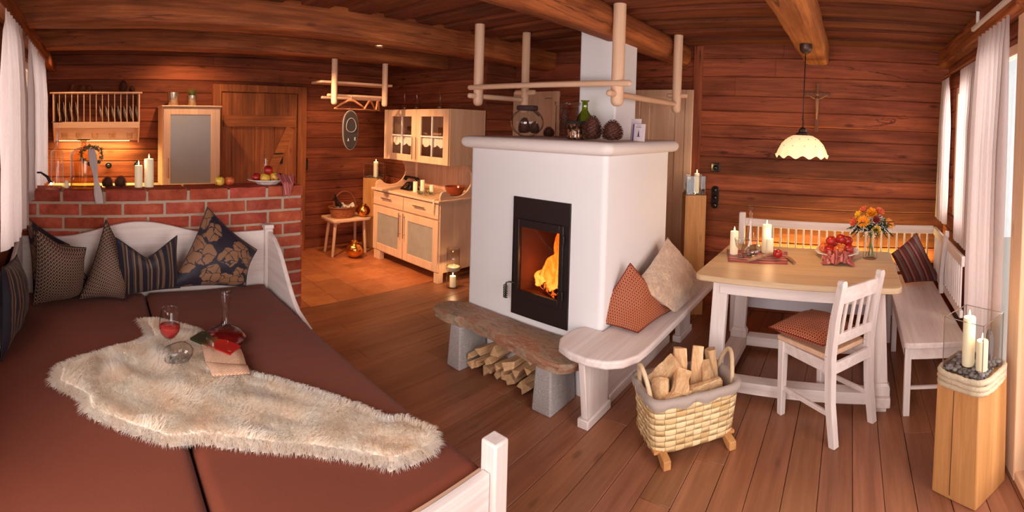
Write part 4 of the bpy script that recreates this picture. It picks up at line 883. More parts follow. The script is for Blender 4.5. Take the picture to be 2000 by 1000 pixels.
lb = [((-.17, .05, .30), (-.04, .04, .41), .062, 5, 'brown, lying at the back left of the pale basket'), ((-.05, .03, .22), (-.015, .09, .455), .052, 5, 'upright, tall with a frayed top, left of the centre in the pale basket'), ((.05, .0, .24), (.095, .06, .46), .042, 3, 'upright and narrow with a pointed top, centre of the pale basket'), ((.19, .03, .22), (.17, .06, .43), .044, 5, 'upright at the right end inside the pale basket'), ((-.18, -.07, .25), (-.15, .0, .35), .056, 7, 'barky end, front left of the pale basket'), ((-.09, -.10, .29), (-.02, .02, .35), .052, 5, 'pale rough end face, front of the pale basket'), ((.09, -.09, .26), (.14, .04, .37), .050, 5, 'knotty end right of the centre in the pale basket'), ((-.17, -.09, .27), (.17, -.07, .29), .048, 5, 'long one lying flat along the near rim of the pale basket'), ((-.15, .0, .2), (.18, .02, .22), .06, 5, 'lying flat below the others in the pale basket'), ((-.02, -.105, .318), (.16, -.085, .325), .024, 4, 'thin pale splinter lying near the front rim of the pale basket')]
for i, (p, q, r, s, wl) in enumerate(lb): logmesh('firewood', MBK @ Vector(p), MBK @ Vector(q), r * .95, s, 70 + i, split('Z' if q[2] - p[2] > .1 else 'X'), 'split log ' + wl, 'split logs in the pale basket')
# ------------------------------------------------------------------ pine cones
def cone_proto(name, loc, h, r, label, mat, seed=0):
    e = Vector(loc); mb = MB(); mb.ball(e + Vector((0, 0, h * .48)), r * .72, 12, 8, (1, 1, h / r * .62)); n = 110
    for i in range(n):
        t = (i + .5) / n; z = h * (.04 + .92 * t); rad = r * .72 * math.sin(PI * min(1, .16 + t * .84)) ** .7 + .002; a = i * 2.39996; s = r * .34 * (1.1 - .6 * t)
        c = e + Vector((math.cos(a) * rad, math.sin(a) * rad, z)); o = Vector((math.cos(a), math.sin(a), .25)).normalized(); td = Vector((-math.sin(a), math.cos(a), 0)); up = o.cross(td)
        up = -up if up.z < 0 else up; tip = c + o * s * 1.15
        mb.add([c - td * s * .5, c + td * s * .5, tip + td * s * .42 + up * s * .1, tip - td * s * .42 + up * s * .1, c + up * s * .45, tip + up * s * .38], ((0, 1, 2, 3), (3, 2, 5), (0, 3, 5, 4), (1, 4, 5, 2)), tint=random.Random(i + seed).uniform(.7, 1.2))
    o = mb.build(name, mat, org=loc); return tag(o, label, 'pine cone')
M_CONE = plain('pine_cone_brown', srgb(92, 52, 40), .7, 0, .3, .3, 60)
MT = 1.574
def on_mantel(px, x): p = ax(px, 262, x); return Vector((x, p.y, MT))
c0 = cone_proto('pine_cone', on_mantel(1157, 2.62), .16, .058, 'tall open pine cone on the mantel right of the mosaic jar', M_CONE)
c1 = dup(c0, on_mantel(1196, 2.62), 1.0, 'rounded pine cone standing alone at the mantel corner', (1.12, 1.12, .84))
c2 = dup(c0, on_mantel(1072, 3.0), 2.0, 'small dark pine cone on the mantel beside the fish bowl', (.75, .75, .5))
# fish bowl with dark collar and cones
p = on_mantel(1029, 2.84); e = empty('fish_bowl', p, 'round glass bowl filled with pine cones on the mantel', 'bowl')
R_ = .125; prof = [(.05, 0)] + [(R_ * math.cos(a), .105 + R_ * .86 * math.sin(a)) for a in [(-1.02 + 1.95 * i / 16) for i in range(17)]] + [(.062, .213), (.066, .222)]
MB().shell(p, prof, .0018).build('glass', M_GLASS, e, smooth=True)
MB().lathe(p, [(.066, .195), (.078, .2), (.078, .225), (.07, .232), (.066, .232)], wave=lambda i, t: .05 * math.sin(9 * t)).build('twig_collar', plain('dark_twig', srgb(64, 38, 36), .9, bmp=.6), e, smooth=True)
MB().tube([p + Vector((.0, -.03, .2)), p + Vector((-.05, -.10, .19)), p + Vector((-.06, -.155, .155))], .006, 8).build('twig', MATS['dark_twig'], e, smooth=True)
for k, (dx, dy, s, l) in enumerate(((-.03, .0, .78, 'large pine cone inside the round bowl, in front'), (.03, -.05, .62, 'smaller pine cone inside the round bowl, right'), (.02, .055, .6, 'smaller pine cone inside the round bowl, left'))): dup(c0, p + Vector((dx, dy, .02)), k, l, s)
# tall glass cylinder with cones, mosaic jar, green bottle, booklets
p = on_mantel(1107, 2.95); e = empty('glass_cylinder', p, 'tall clear glass cylinder with long pine cones on the mantel', 'vase'); MB().shell(p, [(.088, 0), (.088, .235), (.096, .245), (.096, .262)], .002).build('glass', M_GLASS, e, smooth=True)
dup(c0, p + Vector((-.015, .01, .08)), .5, 'long dark pine cone upright inside the glass cylinder', (.55, .55, .95)); dup(c0, p + Vector((.02, -.02, .005)), 1.5, 'dark pine cone at the bottom of the glass cylinder', (.55, .55, .5))
p = on_mantel(1126, 2.66); e = empty('mosaic_jar', p, 'brown mosaic glass candle jar with wire rim on the mantel', 'candle holder')
def mosaic():
    m, n, bs = nt('brown_mosaic'); v = N(n, 'ShaderNodeTexVoronoi', feature='F1'); v.inputs['Scale'].default_value = 60; L(n, coords(n, (1, 1, 1)), v.inputs['Vector']); L(n, mixc(n, srgb(60, 34, 28), srgb(150, 110, 80), ramp(n, v.outputs[1], [(.4, (0, 0, 0)), (.8, (1, 1, 1))])), bs.inputs['Base Color']); bs.inputs['Roughness'].default_value = .12; bs.inputs['Metallic'].default_value = .5; return m
MB().lathe(p, [(.055, 0), (.068, .01), (.07, .05), (.064, .09), (.06, .105), (.056, .105), (.056, .02), (0, .02)]).build('body', mosaic(), e, smooth='auto')
MB().lathe(p, [(.062, .1), (.066, .104), (.066, .116), (.06, .12)], wave=lambda i, t: .03 * math.sin(16 * t)).build('rim', M_WICK, e, smooth=True)
p = on_mantel(1141, 2.82); e = empty('green_bottle', p, 'green glass bottle with a long neck on the mantel', 'bottle')
MB().shell(p, [(.05, 0), (.058, .008), (.06, .12), (.055, .15), (.03, .185), (.021, .2), (.02, .255), (.03, .262), (.031, .266)], .003).build('glass', glass('green_glass', (.66, .72, .34), (.26, .3, .08), .1, .7), e, smooth=True)
def booklet(px0, px1, x, h, th, label, spine, cover, lean):
    a = on_mantel(px0, x); b = on_mantel(px1, x); e = empty('booklet', (a + b) / 2, label, 'book'); w = (a - b).length; M = Matrix.Translation((a + b) / 2) @ Matrix.Rotation(lean, 4, 'Y')
    MB().box((0, -w / 2, 0), (th, w / 2, h), M=M).build('cover', cover, e, bevel=.001)
    if spine:
        MB().box((-.0008, w / 2 - .009, .001), (th + .0005, w / 2 + .001, h - .001), M=M).build('spine', spine, e); k = MB(); k2 = MB(); k3 = MB()
        k.box((-.0012, -.012, .03), (0, .012, .034), M=M); k.box((-.0012, -.005, .034), (0, .005, .05), M=M); k.prism([M @ Vector((-.0012, -.004, .05)), M @ Vector((-.0012, .004, .05)), M @ Vector((-.0012, 0, .078))], (.001, 0, 0)); k2.box((-.0012, -.018, .092), (0, .018, .095), M=M); k3.box((-.0012, -.014, .104), (0, .014, .106), M=M)
        for kk_ in (k2, k3): kk_.build('text_line', plain('navy_print', srgb(50, 44, 70), .5), e)
        k.build('tower_print', plain('navy_print', srgb(50, 44, 70), .5), e)
PAPER = plain('pale_card', srgb(214, 196, 200), .6)
booklet(1231, 1250, 2.93, .15, .006, 'pale leaflet leaning on the chimney behind the booklet', None, PAPER, .1)
booklet(1235, 1258, 2.88, .115, .012, 'pale booklet with purple spine and a small dark tower print on the mantel', plain('purple_spine', srgb(92, 74, 120), .5), PAPER, .1)
# ------------------------------------------------------------------ hanging pole rack over the fireplace
hr = empty('pole_rack', (3.1, 2.1, 1.8), 'pale round-pole rack hanging from the ceiling above the fireplace', 'rack')
PP = pine('Z'); PA, PB, PC, PD = (2.83, 2.78), (3.39, 2.74), (2.82, 1.50), (3.89, 1.49)
def zz(px, py, P): d = ray(px, py); return EYE + d.z / math.hypot(d.x, d.y) * math.hypot(*P)
for P, (bx_, by_), r in ((PA, (935, 207), .041), (PB, (1030, 222), .037), (PC, (1209, 208), .043), (PD, (1322, 221), .04)):
    MB().pole((*P, zz(bx_, by_, P)), (*P, CZ - .01), r, 18, round1=False).build('post', PP, hr, smooth='auto')
za = zz(935, 171, PA); zc = zz(1205, 164, PC); zs = zz(935, 188, PA)
MB().pole((2.83 - .035, 2.86, za), (2.82 - .035, 1.38, zc), .021, 14).build('rail', pine('Y'), hr, smooth='auto')
MB().pole((2.72, 2.785, zs), (3.42, 2.745, zs), .022, 14).build('rail', pine('X'), hr, smooth='auto')
zt = zz(1205, 184, PC); MB().pole((2.70, 1.505, zt), (3.93, 1.495, zt), .022, 14).build('rail', pine('X'), hr, smooth='auto')
MB().pole((3.39, 2.86, zz(1030, 181, PB)), (3.39, 2.62, zz(1030, 181, PB)), .024, 12).build('peg', pine('Y'), hr, smooth='auto')
MB().pole((3.89, 1.58, zz(1322, 187, PD)), (3.89, 1.39, zz(1322, 187, PD)), .02, 12).build('peg', pine('Y'), hr, smooth='auto')
# ------------------------------------------------------------------ pendant lamp
px_, py_ = 3.37, .345; e = empty('pendant_lamp', (px_, py_, 1.5), 'pendant lamp with scalloped cream glass shade over the dining table', 'lamp')
MB().lathe((px_, py_, 2.255), [(.0, -.035), (.02, -.03), (.04, -.012), (.045, .008), (.045, .033)]).build('canopy', plain('bronze_metal', srgb(78, 58, 52), .4, .7), e, smooth='auto')
MB().tube([(px_, py_, 2.23), (px_ + .002, py_ + .002, 1.9), (px_, py_, 1.68)], .0035, 8).build('cord', M_BLACK, e, smooth=True)
mb = MB(); pts = [(px_ + .006 * math.cos(t * 1.1), py_ + .006 * math.sin(t * 1.1) + .004 * math.sin(t * .3), 1.79 - .0035 * t) for t in range(36)]; mb.tube(pts, .0022, 6); mb.build('chain', MATS['bronze_metal'], e, smooth=True)
MB().lathe((px_, py_, 1.648), [(.045, 0), (.05, .004), (.046, .018), (.03, .026), (.026, .045), (.008, .06), (.004, .06)], wave=lambda i, t: .05 * math.sin(10 * t)).build('cap', MATS['bronze_metal'], e, smooth='auto')
def shade_mat():
    m, n, bs = nt('cream_lamp_glass'); bs.inputs['Base Color'].default_value = srgb(250, 226, 176); bs.inputs['Roughness'].default_value = .25; bs.inputs['Emission Color'].default_value = (1, .73, .36, 1); bs.inputs['Emission Strength'].default_value = .68
    v = N(n, 'ShaderNodeTexVoronoi'); return m
mb = MB(); n = 96; vs = []; prof = [(.04, .148), (.07, .143), (.11, .122), (.145, .086), (.166, .045), (.174, .012), (.183, .0)]
for i, (r, z) in enumerate(prof):
    for k in range(n): t = 2 * PI * k / n; w = math.sin(12 * t); rr = r * (1 + (.02 * w if i >= 5 else 0)); vs.append((px_ + rr * math.cos(t), py_ + rr * math.sin(t), 1.502 + z + (.011 * w if i == 6 else .004 * w if i == 5 else 0)))
mb.add(vs, [(i * n + k, (i + 1) * n + k, (i + 1) * n + (k + 1) % n, i * n + (k + 1) % n) for i in range(6) for k in range(n)])
sh = mb.build('shade', shade_mat(), e, smooth=True); m = sh.modifiers.new('t', 'SOLIDIFY'); m.thickness = .003; m.offset = 1
for k in range(12):
    t = 2 * PI * k / 12 + .2
    for r, z, q in ((.153, .075, 0), (.115, .12, .26)): MB().ball((px_ + r * math.cos(t + q), py_ + r * math.sin(t + q), 1.502 + z), .005, 8, 5).build('glass_bead', M_CHROME, sh, smooth=True)
MB().ball((px_, py_, 1.57), .03, 14, 10).build('bulb', plain('lit_bulb', (1, .8, .5, 1), .5, emit=((1, .7, .38, 1), 10)), e, smooth=True)
point('pendant_light', (px_, py_, 1.53), 6, (1, .66, .36), .05)
# crucifix
cz = EX - .012; e = empty('crucifix', (cz, .325, 1.69), 'carved brown wooden crucifix on the log wall behind the lamp', 'crucifix'); M_CR = wood('carved_wood', srgb(112, 64, 40), srgb(160, 100, 64), 'Z')
mb = MB(); mb.box((cz - .016, .31, 1.69), (cz, .34, 2.12)); mb.box((cz - .016, .205, 2.01), (cz, .445, 2.045)); mb.build('cross', M_CR, e, bevel=.004)
mb = MB(); mb.tube([(cz - .03, .325, 1.80), (cz - .035, .325, 1.87), (cz - .035, .325, 1.93), (cz - .036, .325, 1.98), (cz - .034, .325, 2.0)], [.006, .012, .017, .02, .008], 10); mb.ball((cz - .038, .325, 2.025), .015, 10, 8)
for s in (-1, 1): mb.tube([(cz - .034, .325 + s * .015, 1.985), (cz - .032, .325 + s * .05, 2.0), (cz - .028, .325 + s * .095, 2.03)], [.007, .006, .005], 8)
mb.build('figure', wood('figure_wood', srgb(150, 96, 64), srgb(190, 134, 96), 'Z'), e, smooth=True)
MB().box((cz - .02, .305, 2.115), (cz, .345, 2.13)).build('top_scroll', M_CR, e, bevel=.003)
# ------------------------------------------------------------------ dining table
TT = .77
t = empty('dining_table', (3.28, .30, 0), 'whitewashed trestle dining table with rounded honey coloured top', 'table')
poly = rounded_rect(2.82, -.335, 3.75, .925, .055, 6); MB().prism([(x, y, TT - .036) for x, y in poly], (0, 0, .036)).build('tabletop', tabletop_w('Y'), t, bevel=.006, bseg=2)
mb = MB(); mb.box((2.90, -.20, .645), (2.925, .78, TT - .036)); mb.box((3.62, -.20, .645), (3.645, .78, TT - .036)); mb.box((2.925, -.20, .65), (3.62, -.175, TT - .036)); mb.box((2.925, .755, .65), (3.62, .78, TT - .036)); mb.build('apron', white('Y'), t, bevel=.002)
for x, s in ((2.93, -1), (3.60, 1)):
    for yt, yb in ((.775, .80), (-.19, -.225)):
        mb = MB(); mb.bar((x, yt, TT - .036), (x, yb, .17), .05, .095, up=(1, 0, 0) if False else (0, 1, 0)); 
        mb.bar((x, yb, .17), (x, yb, .145), .05, .095, up=(0, 1, 0), w2=.065, h2=.125); mb.bar((x, yb, .145), (x, yb, .095), .065, .125, up=(0, 1, 0)); mb.build('leg', white('Z'), t, bevel=.004)
for yb in (.80, -.225): MB().box((2.87, yb - .065, .035), (3.66, yb + .065, .095)).build('runner', white('X'), t, bevel=.006); MB().box((2.90, yb - .045, 0), (2.98, yb + .045, .035)).build('foot', white('X'), t, bevel=.003); MB().box((3.55, yb - .045, 0), (3.63, yb + .045, .035)).build('foot', white('X'), t, bevel=.003)
for x in (2.93, 3.60): MB().box((x - .035, -.16, .045), (x + .06, .735, .115)).build('stretcher', white('Y'), t, bevel=.004)
# ------------------------------------------------------------------ corner bench with spindle backs
def spindle_back(e, p, q, z0, z1, n, mat_ax, post=True):
    p = Vector(p); q = Vector(q); d = (q - p).normalized()
    MB().bar(p + Vector((0, 0, z1 - .035)), q + Vector((0, 0, z1 - .035)), .025, .07).build('top_rail', white(mat_ax), e, bevel=.004)
    MB().bar(p + Vector((0, 0, z0)), q + Vector((0, 0, z0)), .025, .05).build('lower_rail', white(mat_ax), e, bevel=.004)
    for k in range(n):
        c = p.lerp(q, (k + .75) / (n + .5)); MB().pole(c + Vector((0, 0, z0 + .02)), c + Vector((0, 0, z1 - .065)), .0085, 10, round0=False, round1=False).build('spindle', white('Z'), e, smooth='auto')
eb = empty('corner_bench', (4.05, .1, 0), 'white bench with spindle back along the log wall behind the table', 'bench')
MB().box((3.86, -.348, .425), (4.25, .97, .455)).build('seat', white('Y'), eb, bevel=.005)
MB().box((3.90, -.38, .215), (3.92, .83, .425)).build('apron', plain('bluish_white_panel', srgb(206, 200, 206), .4), eb, bevel=.002)
spindle_back(eb, (4.27, .93, 0), (4.27, -.76, 0), .50, .885, 24, 'Y')
MB().box((4.245, .93, .0), (4.295, .985, .935)).build('post', white('Z'), eb, bevel=.008)
for y in (.93, -.35): MB().box((3.88, y - .02, 0), (3.92, y + .02, .425)).build('leg', white('Z'), eb, bevel=.004)
s2 = empty('corner_bench', (3.5, -.6, 0), 'white bench with spindle back under the curtains of the south wall', 'bench')
poly = rounded_rect(2.80, -.735, 4.24, -.355, .03, 4); MB().prism([(x, y, .42) for x, y in poly], (0, 0, .035)).build('seat', white('X'), s2, bevel=.006)
mb = MB(); mb.box((2.84, -.76, .345), (2.86, -.39, .42)); mb.box((2.86, -.385, .345), (4.2, -.365, .42)); mb.build('apron', white('X'), s2)
for x in (2.868, 3.74): 
    for y in (-.385, -.705): MB().box((x - .02, y - .02, 0), (x + .02, y + .02, .42)).build('leg', white('Z'), s2, bevel=.004)
MB().box((2.86, -.74, .155), (2.876, -.40, .172)).build('stretcher', white('Y'), s2)
spindle_back(s2, (4.22, -.765, 0), (3.12, -.765, 0), .50, .885, 17, 'X')
mb = MB(); P = [(3.72, -.74, .46), (3.72, -.735, .60), (3.68, -.74, .78), (3.62, -.745, .92), (3.60, -.75, .945)]
for a, b in zip(P, P[1:]): mb.bar(a, b, .03, .055, up=(1, 0, 0))
mb.build('post', white('Z'), s2, smooth='auto')
bl = az(1768, 552, .47)
cushion('red and grey striped cushion standing on the corner bench', az(1768, 552, .47), az(1837, 549, .47), ax(1790, 455, 4.02), ax(1741, 496, 3.93), .15, F_REDS, .03, seed=21)
# warm light strip hidden behind the bench back
area('bench_back_light', (4.325, .05, .53), (4.40, .05, .80), 1.6, .04, 15, (1, .84, .24))
# ------------------------------------------------------------------ chair
P0 = Vector((2.82, .357)); PB1 = Vector((2.555, .035)); PB2 = Vector((2.80, -.18)); P3 = Vector((3.065, .142)); cc = (P0 + PB1 + PB2 + P3) / 4
ch = empty('dining_chair', (cc.x, cc.y, 0), 'white wooden chair with spindle back turned away from the camera at the table', 'chair')
SZ = .47
fwd = ((P0 + P3) / 2 - (PB1 + PB2) / 2).normalized(); side = Vector((-fwd.y, fwd.x))
def v3(p, z): return Vector((p.x, p.y, z))
for P in (P0, P3): MB().bar(v3(P, 0), v3(P, SZ - .03), .036, .036, up=v3(fwd, 0), w2=.046, h2=.046).build('leg', white('Z'), ch, bevel=.004)
for P in (PB1, PB2):
    mb = MB(); pts = [v3(P, 0), v3(P + fwd * .035, .22), v3(P + fwd * .045, .47), v3(P + fwd * .02, .68), v3(P - fwd * .02, .865)]; w = [(.038, .04), (.04, .045), (.042, .05), (.042, .044), (.042, .036)]
    for (a, b), (u, v) in zip(zip(pts, pts[1:]), zip(w, w[1:])): mb.bar(a, b, u[0], u[1], up=v3(fwd, 0), w2=v[0], h2=v[1])
    sd = side if P is PB1 else side; top = v3(P - fwd * .02, .865); poly = [top + v3(side, 0) * a + Vector((0, 0, b)) for a, b in ((-.021, -.01), (.021, -.01), (.021, .012), (.012, .025), (-.012, .025), (-.021, .012))]; mb.prism([p - v3(fwd, 0) * .018 for p in poly], v3(fwd, 0) * .036)
    mb.build('back_post', white('Z'), ch, smooth='auto', seg_angle=30)
c4 = [P0 + fwd * .03 + side * .025, P3 + fwd * .03 - side * .025, PB2 + fwd * .02, PB1 + fwd * .02]; MB().prism([v3(p, SZ - .03) for p in (c4[0], c4[1], PB2 + fwd * .075 + side * .0, PB1 + fwd * .075)][::-1], (0, 0, .028)).build('seat', pine('X'), ch, bevel=.006)
for a, b in ((P0, P3), (P0, PB1 + fwd * .03), (P3, PB2 + fwd * .03), (PB1 + fwd * .03, PB2 + fwd * .03)): MB().bar(v3(a, SZ - .065), v3(b, SZ - .065), .02, .06).build('seat_rail', white('X'), ch, bevel=.002)
for a, b in ((P0, PB1 + fwd * .02), (P3, PB2 + fwd * .02)): MB().bar(v3(a, .16), v3(b, .16), .016, .026).build('stretcher', white('X'), ch, bevel=.002)
b1, b2 = PB1 + fwd * .012, PB2 + fwd * .012
MB().bar(v3(b1 - fwd * .015, .80), v3(b2 - fwd * .015, .80), .022, .085).build('top_rail', white('X'), ch, bevel=.004); MB().bar(v3(b1 + fwd * .02, .555), v3(b2 + fwd * .02, .555), .022, .055).build('lower_rail', white('X'), ch, bevel=.003)
for k in range(4):
    a = b1.lerp(b2, (k + 1) / 5); MB().bar(v3(a + fwd * .02, .58), v3(a - fwd * .012, .762), .02, .014, up=v3(fwd, 0)).build('spindle', white('Z'), ch, bevel=.002)
cushion('red ring patterned cushion lying flat on the chair seat', v3(P0 + side * .07 + fwd * .06, .512), v3(P3 + fwd * .10, .52), v3(PB2 + fwd * .10, .52), v3(PB1 + fwd * .09 + side * .01, .515), .125, F_RED, .03, seed=31)
# ------------------------------------------------------------------ candles
def candle(c, r, h, label, group=None, lit=True, pw=0.35):
    c = Vector(c); e = empty('candle', c, label, 'candle', group)
    MB().lathe(c, [(r * .96, 0), (r, .003), (r, h - .004), (r * .93, h), (r * .6, h - .002), (r * .3, h - .006), (0, h - .007)], 24).build('wax', M_WAX, e, smooth='auto')
    MB().tube([c + Vector((0, 0, h - .008)), c + Vector((.001, 0, h + .006))], .0012, 6).build('wick', M_WICK, e)
    if lit: MB().lathe(c + Vector((0, 0, h + .003)), [(0, 0), (.0035, .004), (.0048, .010), (.003, .020), (.0012, .028), (0, .032)], 12).build('flame', M_FLAME, e, smooth=True)
    if lit and pw: point('candle_light', c + Vector((0, 0, h + .04)), pw, (1, .62, .3), .012)
    return e
candle((3.39, .815, TT + .004), .030, .165, 'tall lit candle at the left end of the table runner')
candle((3.52, .60, TT + .004), .036, .205, 'tallest lit candle on the dining table, right of the decanter')
candle((3.46, .565, TT + .004), .027, .115, 'short lit candle in front of the tallest one on the dining table')
M_RUN = fabric_stripes('red_grey_runner', [(0, srgb(150, 64, 62)), (.3, srgb(176, 130, 122)), (.42, srgb(140, 50, 52)), (.7, srgb(170, 96, 92)), (.82, srgb(190, 150, 142))], 3, 1)
mb = MB(); A, B, C_, D = [Vector((x, y, TT)) for x, y in ((3.18, .80), (3.235, .40), (3.60, .45), (3.52, .90))]
mb.grid(lambda u, v: (A * (1 - u) + B * u) * (1 - v) + (D * (1 - u) + C_ * u) * v + Vector((.006 * math.sin(9 * u), 0, .0035 + .002 * math.sin(14 * u + 3 * v))), 24, 12); mb.uv = [(i / 24, j / 12) for j in range(13) for i in range(25)]
tr_ = mb.build('table_runner', M_RUN, smooth=True); m = tr_.modifiers.new('t', 'SOLIDIFY'); m.thickness = .003; tag(tr_, 'folded red and grey woven runner at the left end of the table', 'table runner')
# glass decanter with stopper, bowl and glass
def carafe(name, c, label, h=.33, r=.06, stopper=True, cat='decanter', neck=.013):
    c = Vector(c); e = empty(name, c, label, cat)
    MB().shell(c, [(r * .8, 0), (r, .01), (r * .98, .04), (r * .62, h * .32), (r * .32, h * .55), (neck, h * .72), (neck, h * .84), (neck * 1.7, h * .86)], .0018).build('vessel', M_GLASS, e, smooth=True)
    if stopper: MB().lathe(c + Vector((0, 0, h * .83)), [(.006, 0), (.009, .02), (.018, .03), (.023, .045), (.018, .06), (.008, .068), (0, .07)], 8).build('stopper', M_GLASS, e, smooth=False)
    return e
carafe('decanter', (3.39, .70, TT + .006), 'clear glass decanter with faceted stopper on the table runner', .36, .062)
def bowlglass(name, c, prof, label, cat, rot=None):
    e = empty(name, c, label, cat); MB().shell(c, prof, .002).build('glass', M_GLASS, e, smooth=True)
    if rot: e.rotation_euler = rot
    return e
bowlglass('glass_goblet', Vector((3.32, .745, TT + .006)), [(.028, 0), (.008, .008), (.006, .04), (.02, .055), (.04, .08), (.048, .115), (.052, .13)], 'small clear goblet beside the left candle on the runner', 'glass')
bowlglass('glass_bowl', Vector((3.28, .655, TT + .056)), [(.02, -.045), (.042, -.02), (.052, .02), (.046, .05)], 'round clear glass tumbler lying on the runner before the decanter', 'glass', (math.radians(80), 0, .6))
def stick(pts, rs, label):
    o = MB().tube(pts, rs, 9).build('driftwood_stick', wood('driftwood', srgb(140, 96, 70), srgb(196, 156, 126), 'X', 20, .8), smooth='auto'); tag(o, label, 'stick')
stick([(3.19, .67, TT + .018), (3.28, .60, TT + .03), (3.38, .52, TT + .03), (3.45, .46, TT + .028)], [.010, .015, .012, .006], 'long pale driftwood stick crossing the runner')
stick([(3.40, .43, TT + .012), (3.33, .39, TT + .014), (3.25, .355, TT + .012)], [.008, .013, .010], 'short driftwood stick at the right end of the runner')
# ------------------------------------------------------------------ apples
def apple_mat(name, a, b, k=3.0, th=(.4, .65)):
    m, n, bs = nt(name); q = noise_(n, coords(n, (18, 18, 12)), 1, 4, .6, .6); s = noise_(n, coords(n, (90, 90, 14)), 1, 2)
    L(n, mixc(n, mixc(n, a, b, ramp(n, q, [(th[0], (0, 0, 0)), (th[1], (1, 1, 1))])), tuple(x * .75 for x in b[:3]) + (1,), ramp(n, s, [(.5, (0, 0, 0)), (.7, (.5,) * 3)])), bs.inputs['Base Color']); bs.inputs['Roughness'].default_value = .28; return m
AP = [apple_mat('red_apple_skin', srgb(150, 22, 20), srgb(196, 48, 34)), apple_mat('yellow_red_apple_skin', srgb(226, 186, 70), srgb(198, 62, 38), th=(.5, .62)), apple_mat('orange_red_apple_skin', srgb(214, 116, 56), srgb(186, 44, 34), th=(.45, .62))]
def apple(c, r, mi, label, group=None, tilt=(0, 0, 0)):
    c = Vector(c); e = empty('apple', c, label, 'apple', group); prof = [(0, .10), (.25, .02), (.5, .0), (.8, .18), (.98, .55), (1.0, .9), (.9, 1.3), (.65, 1.58), (.35, 1.66), (.12, 1.56), (0, 1.48)]
    MB().lathe(c, [(a * r, z * r) for a, z in prof], 20, wave=lambda i, t: .025 * math.sin(5 * t)).build('flesh', AP[mi], e, smooth=True)
    MB().tube([c + Vector((0, 0, 1.5 * r)), c + Vector((.002, 0, 1.75 * r)), c + Vector((.006, 0, 1.9 * r))], .0016, 6).build('stem', M_WICK, e); e.rotation_euler = tilt; return e
BT = 1.178
apple((.905, 3.40, BT), .039, 1, 'yellow and red apple on the brick wall, beside the glass-door cupboard', tilt=(0, 0, 1)); apple((.985, 3.41, BT), .036, 2, 'orange-red apple on the brick wall right of the yellow one', tilt=(0, 0, 2)); apple((1.462, 3.37, BT), .037, 0, 'dark red apple alone at the end of the brick wall')
def china_plate(name, c, r, label, rz=0, sq=1.0):
    c = Vector(c); e = empty(name, c, label, 'plate'); n = 64; prof = [(.0, .006), (.5, .006), (.62, .016), (.85, .03), (1.0, .036), (1.0, .04), (.84, .036), (.6, .022), (.5, .012), (0, .012)]
    MB().lathe(c, [(max(a * r, 1e-6), z) for a, z in [(0, 0), (.5, 0)] + prof[2:]], n, wave=lambda i, t: (.035 * math.sin(12 * t) if 2 <= i <= 6 else 0)).build('dish', M_CHINA, e, smooth=True); e.scale = (1, sq, 1); return e
china_plate('plate', (1.275, 3.375, BT), .155, 'white scalloped plate with apples on the brick wall', sq=.72)
for (dx, dy, dz, r, m_, l) in ((-.075, .03, .022, .036, 0, 'red apple at the left back of the plate on the brick wall'), (-.045, -.035, .022, .038, 1, 'yellow-orange apple at the front left of the plate on the brick wall'), (-.005, .0, .078, .036, 0, 'red apple on top of the heap on the brick wall'), (.045, -.03, .024, .038, 1, 'yellow apple right of the top apple on the brick wall'), (.105, .01, .022, .034, 0, 'red apple under the napkin on the plate on the brick wall')): apple((1.275 + dx, 3.375 + dy, BT + dz), r, m_, l, 'apples on the plate of the brick wall', (random.Random(dx).uniform(-.3, .3), .2, dx * 30))
TP = Vector((3.56, .075, TT + .001)); china_plate('plate', TP, .165, 'white scalloped plate with a heap of apples on the dining table')
tb = [(.03, .10, .022, 2, 'orange apple at the left end of the heap on the table'), (-.05, .055, .022, 0, 'red apple at the lower front left of the heap on the table'), (.02, .04, .070, 0, 'red apple left in the upper layer on the table'), (-.02, -.02, .022, 2, 'orange-red apple at the front of the heap on the table'), (.03, -.02, .085, 0, 'red apple crowning the heap on the table'), (.06, -.06, .070, 0, 'dark red apple right in the upper layer on the table'), (-.01, -.095, .024, 0, 'dark red apple at the right end of the heap on the table'), (.09, .03, .022, 0, 'red apple at the back of the heap on the table'), (-.085, .0, .024, 2, 'orange apple in front behind the gauze napkin on the table')]
for dx, dy, dz, m_, l in tb: apple(TP + Vector((dx, dy, dz)), .040, m_, l, 'apples heaped on the table plate', (random.Random(dy).uniform(-.4, .4), .3, dy * 40))
o = apple((3.33, .49, TT + .02), .034, 0, 'shiny dark red apple lying among the driftwood on the runner', None, (.2, .1, .4))
def cloth(name, fn, mat, label, cat, nu=26, nv=26):
    mb = MB(); mb.grid(fn, nu, nv); mb.uv = [(i / nu, j / nv) for j in range(nv + 1) for i in range(nu + 1)]; o = mb.build(name, mat, smooth=True); m = o.modifiers.new('t', 'SOLIDIFY'); m.thickness = .002; return tag(o, label, cat)
M_NAP = fabric_stripes('red_napkin_stripes', [(0, srgb(168, 80, 76)), (.3, srgb(190, 116, 108)), (.4, srgb(130, 40, 42)), (.5, srgb(190, 110, 104)), (.75, srgb(140, 46, 48)), (.85, srgb(196, 130, 122))], 2.4, 0)
def nap1(u, v):   # hangs from the plate over the brick edge
    y = 3.375 - .06 - .075 * min(1, v * 2.2); x = 1.375 + (.085 - .05 * v) * (u - .5) * 2 * .8 + .01 * math.sin(8 * u + 3 * v)
    z = BT + .075 - (.055 * min(1, v * 2.2)) - max(0, v - .45) * .17 + .008 * math.sin(14 * u + 2 * v); return (x, min(y, 3.238 if v > .45 else y) - .004 * math.sin(14 * u), z)
cloth('napkin', nap1, M_NAP, 'red striped napkin hanging from the plate over the brick wall', 'napkin')
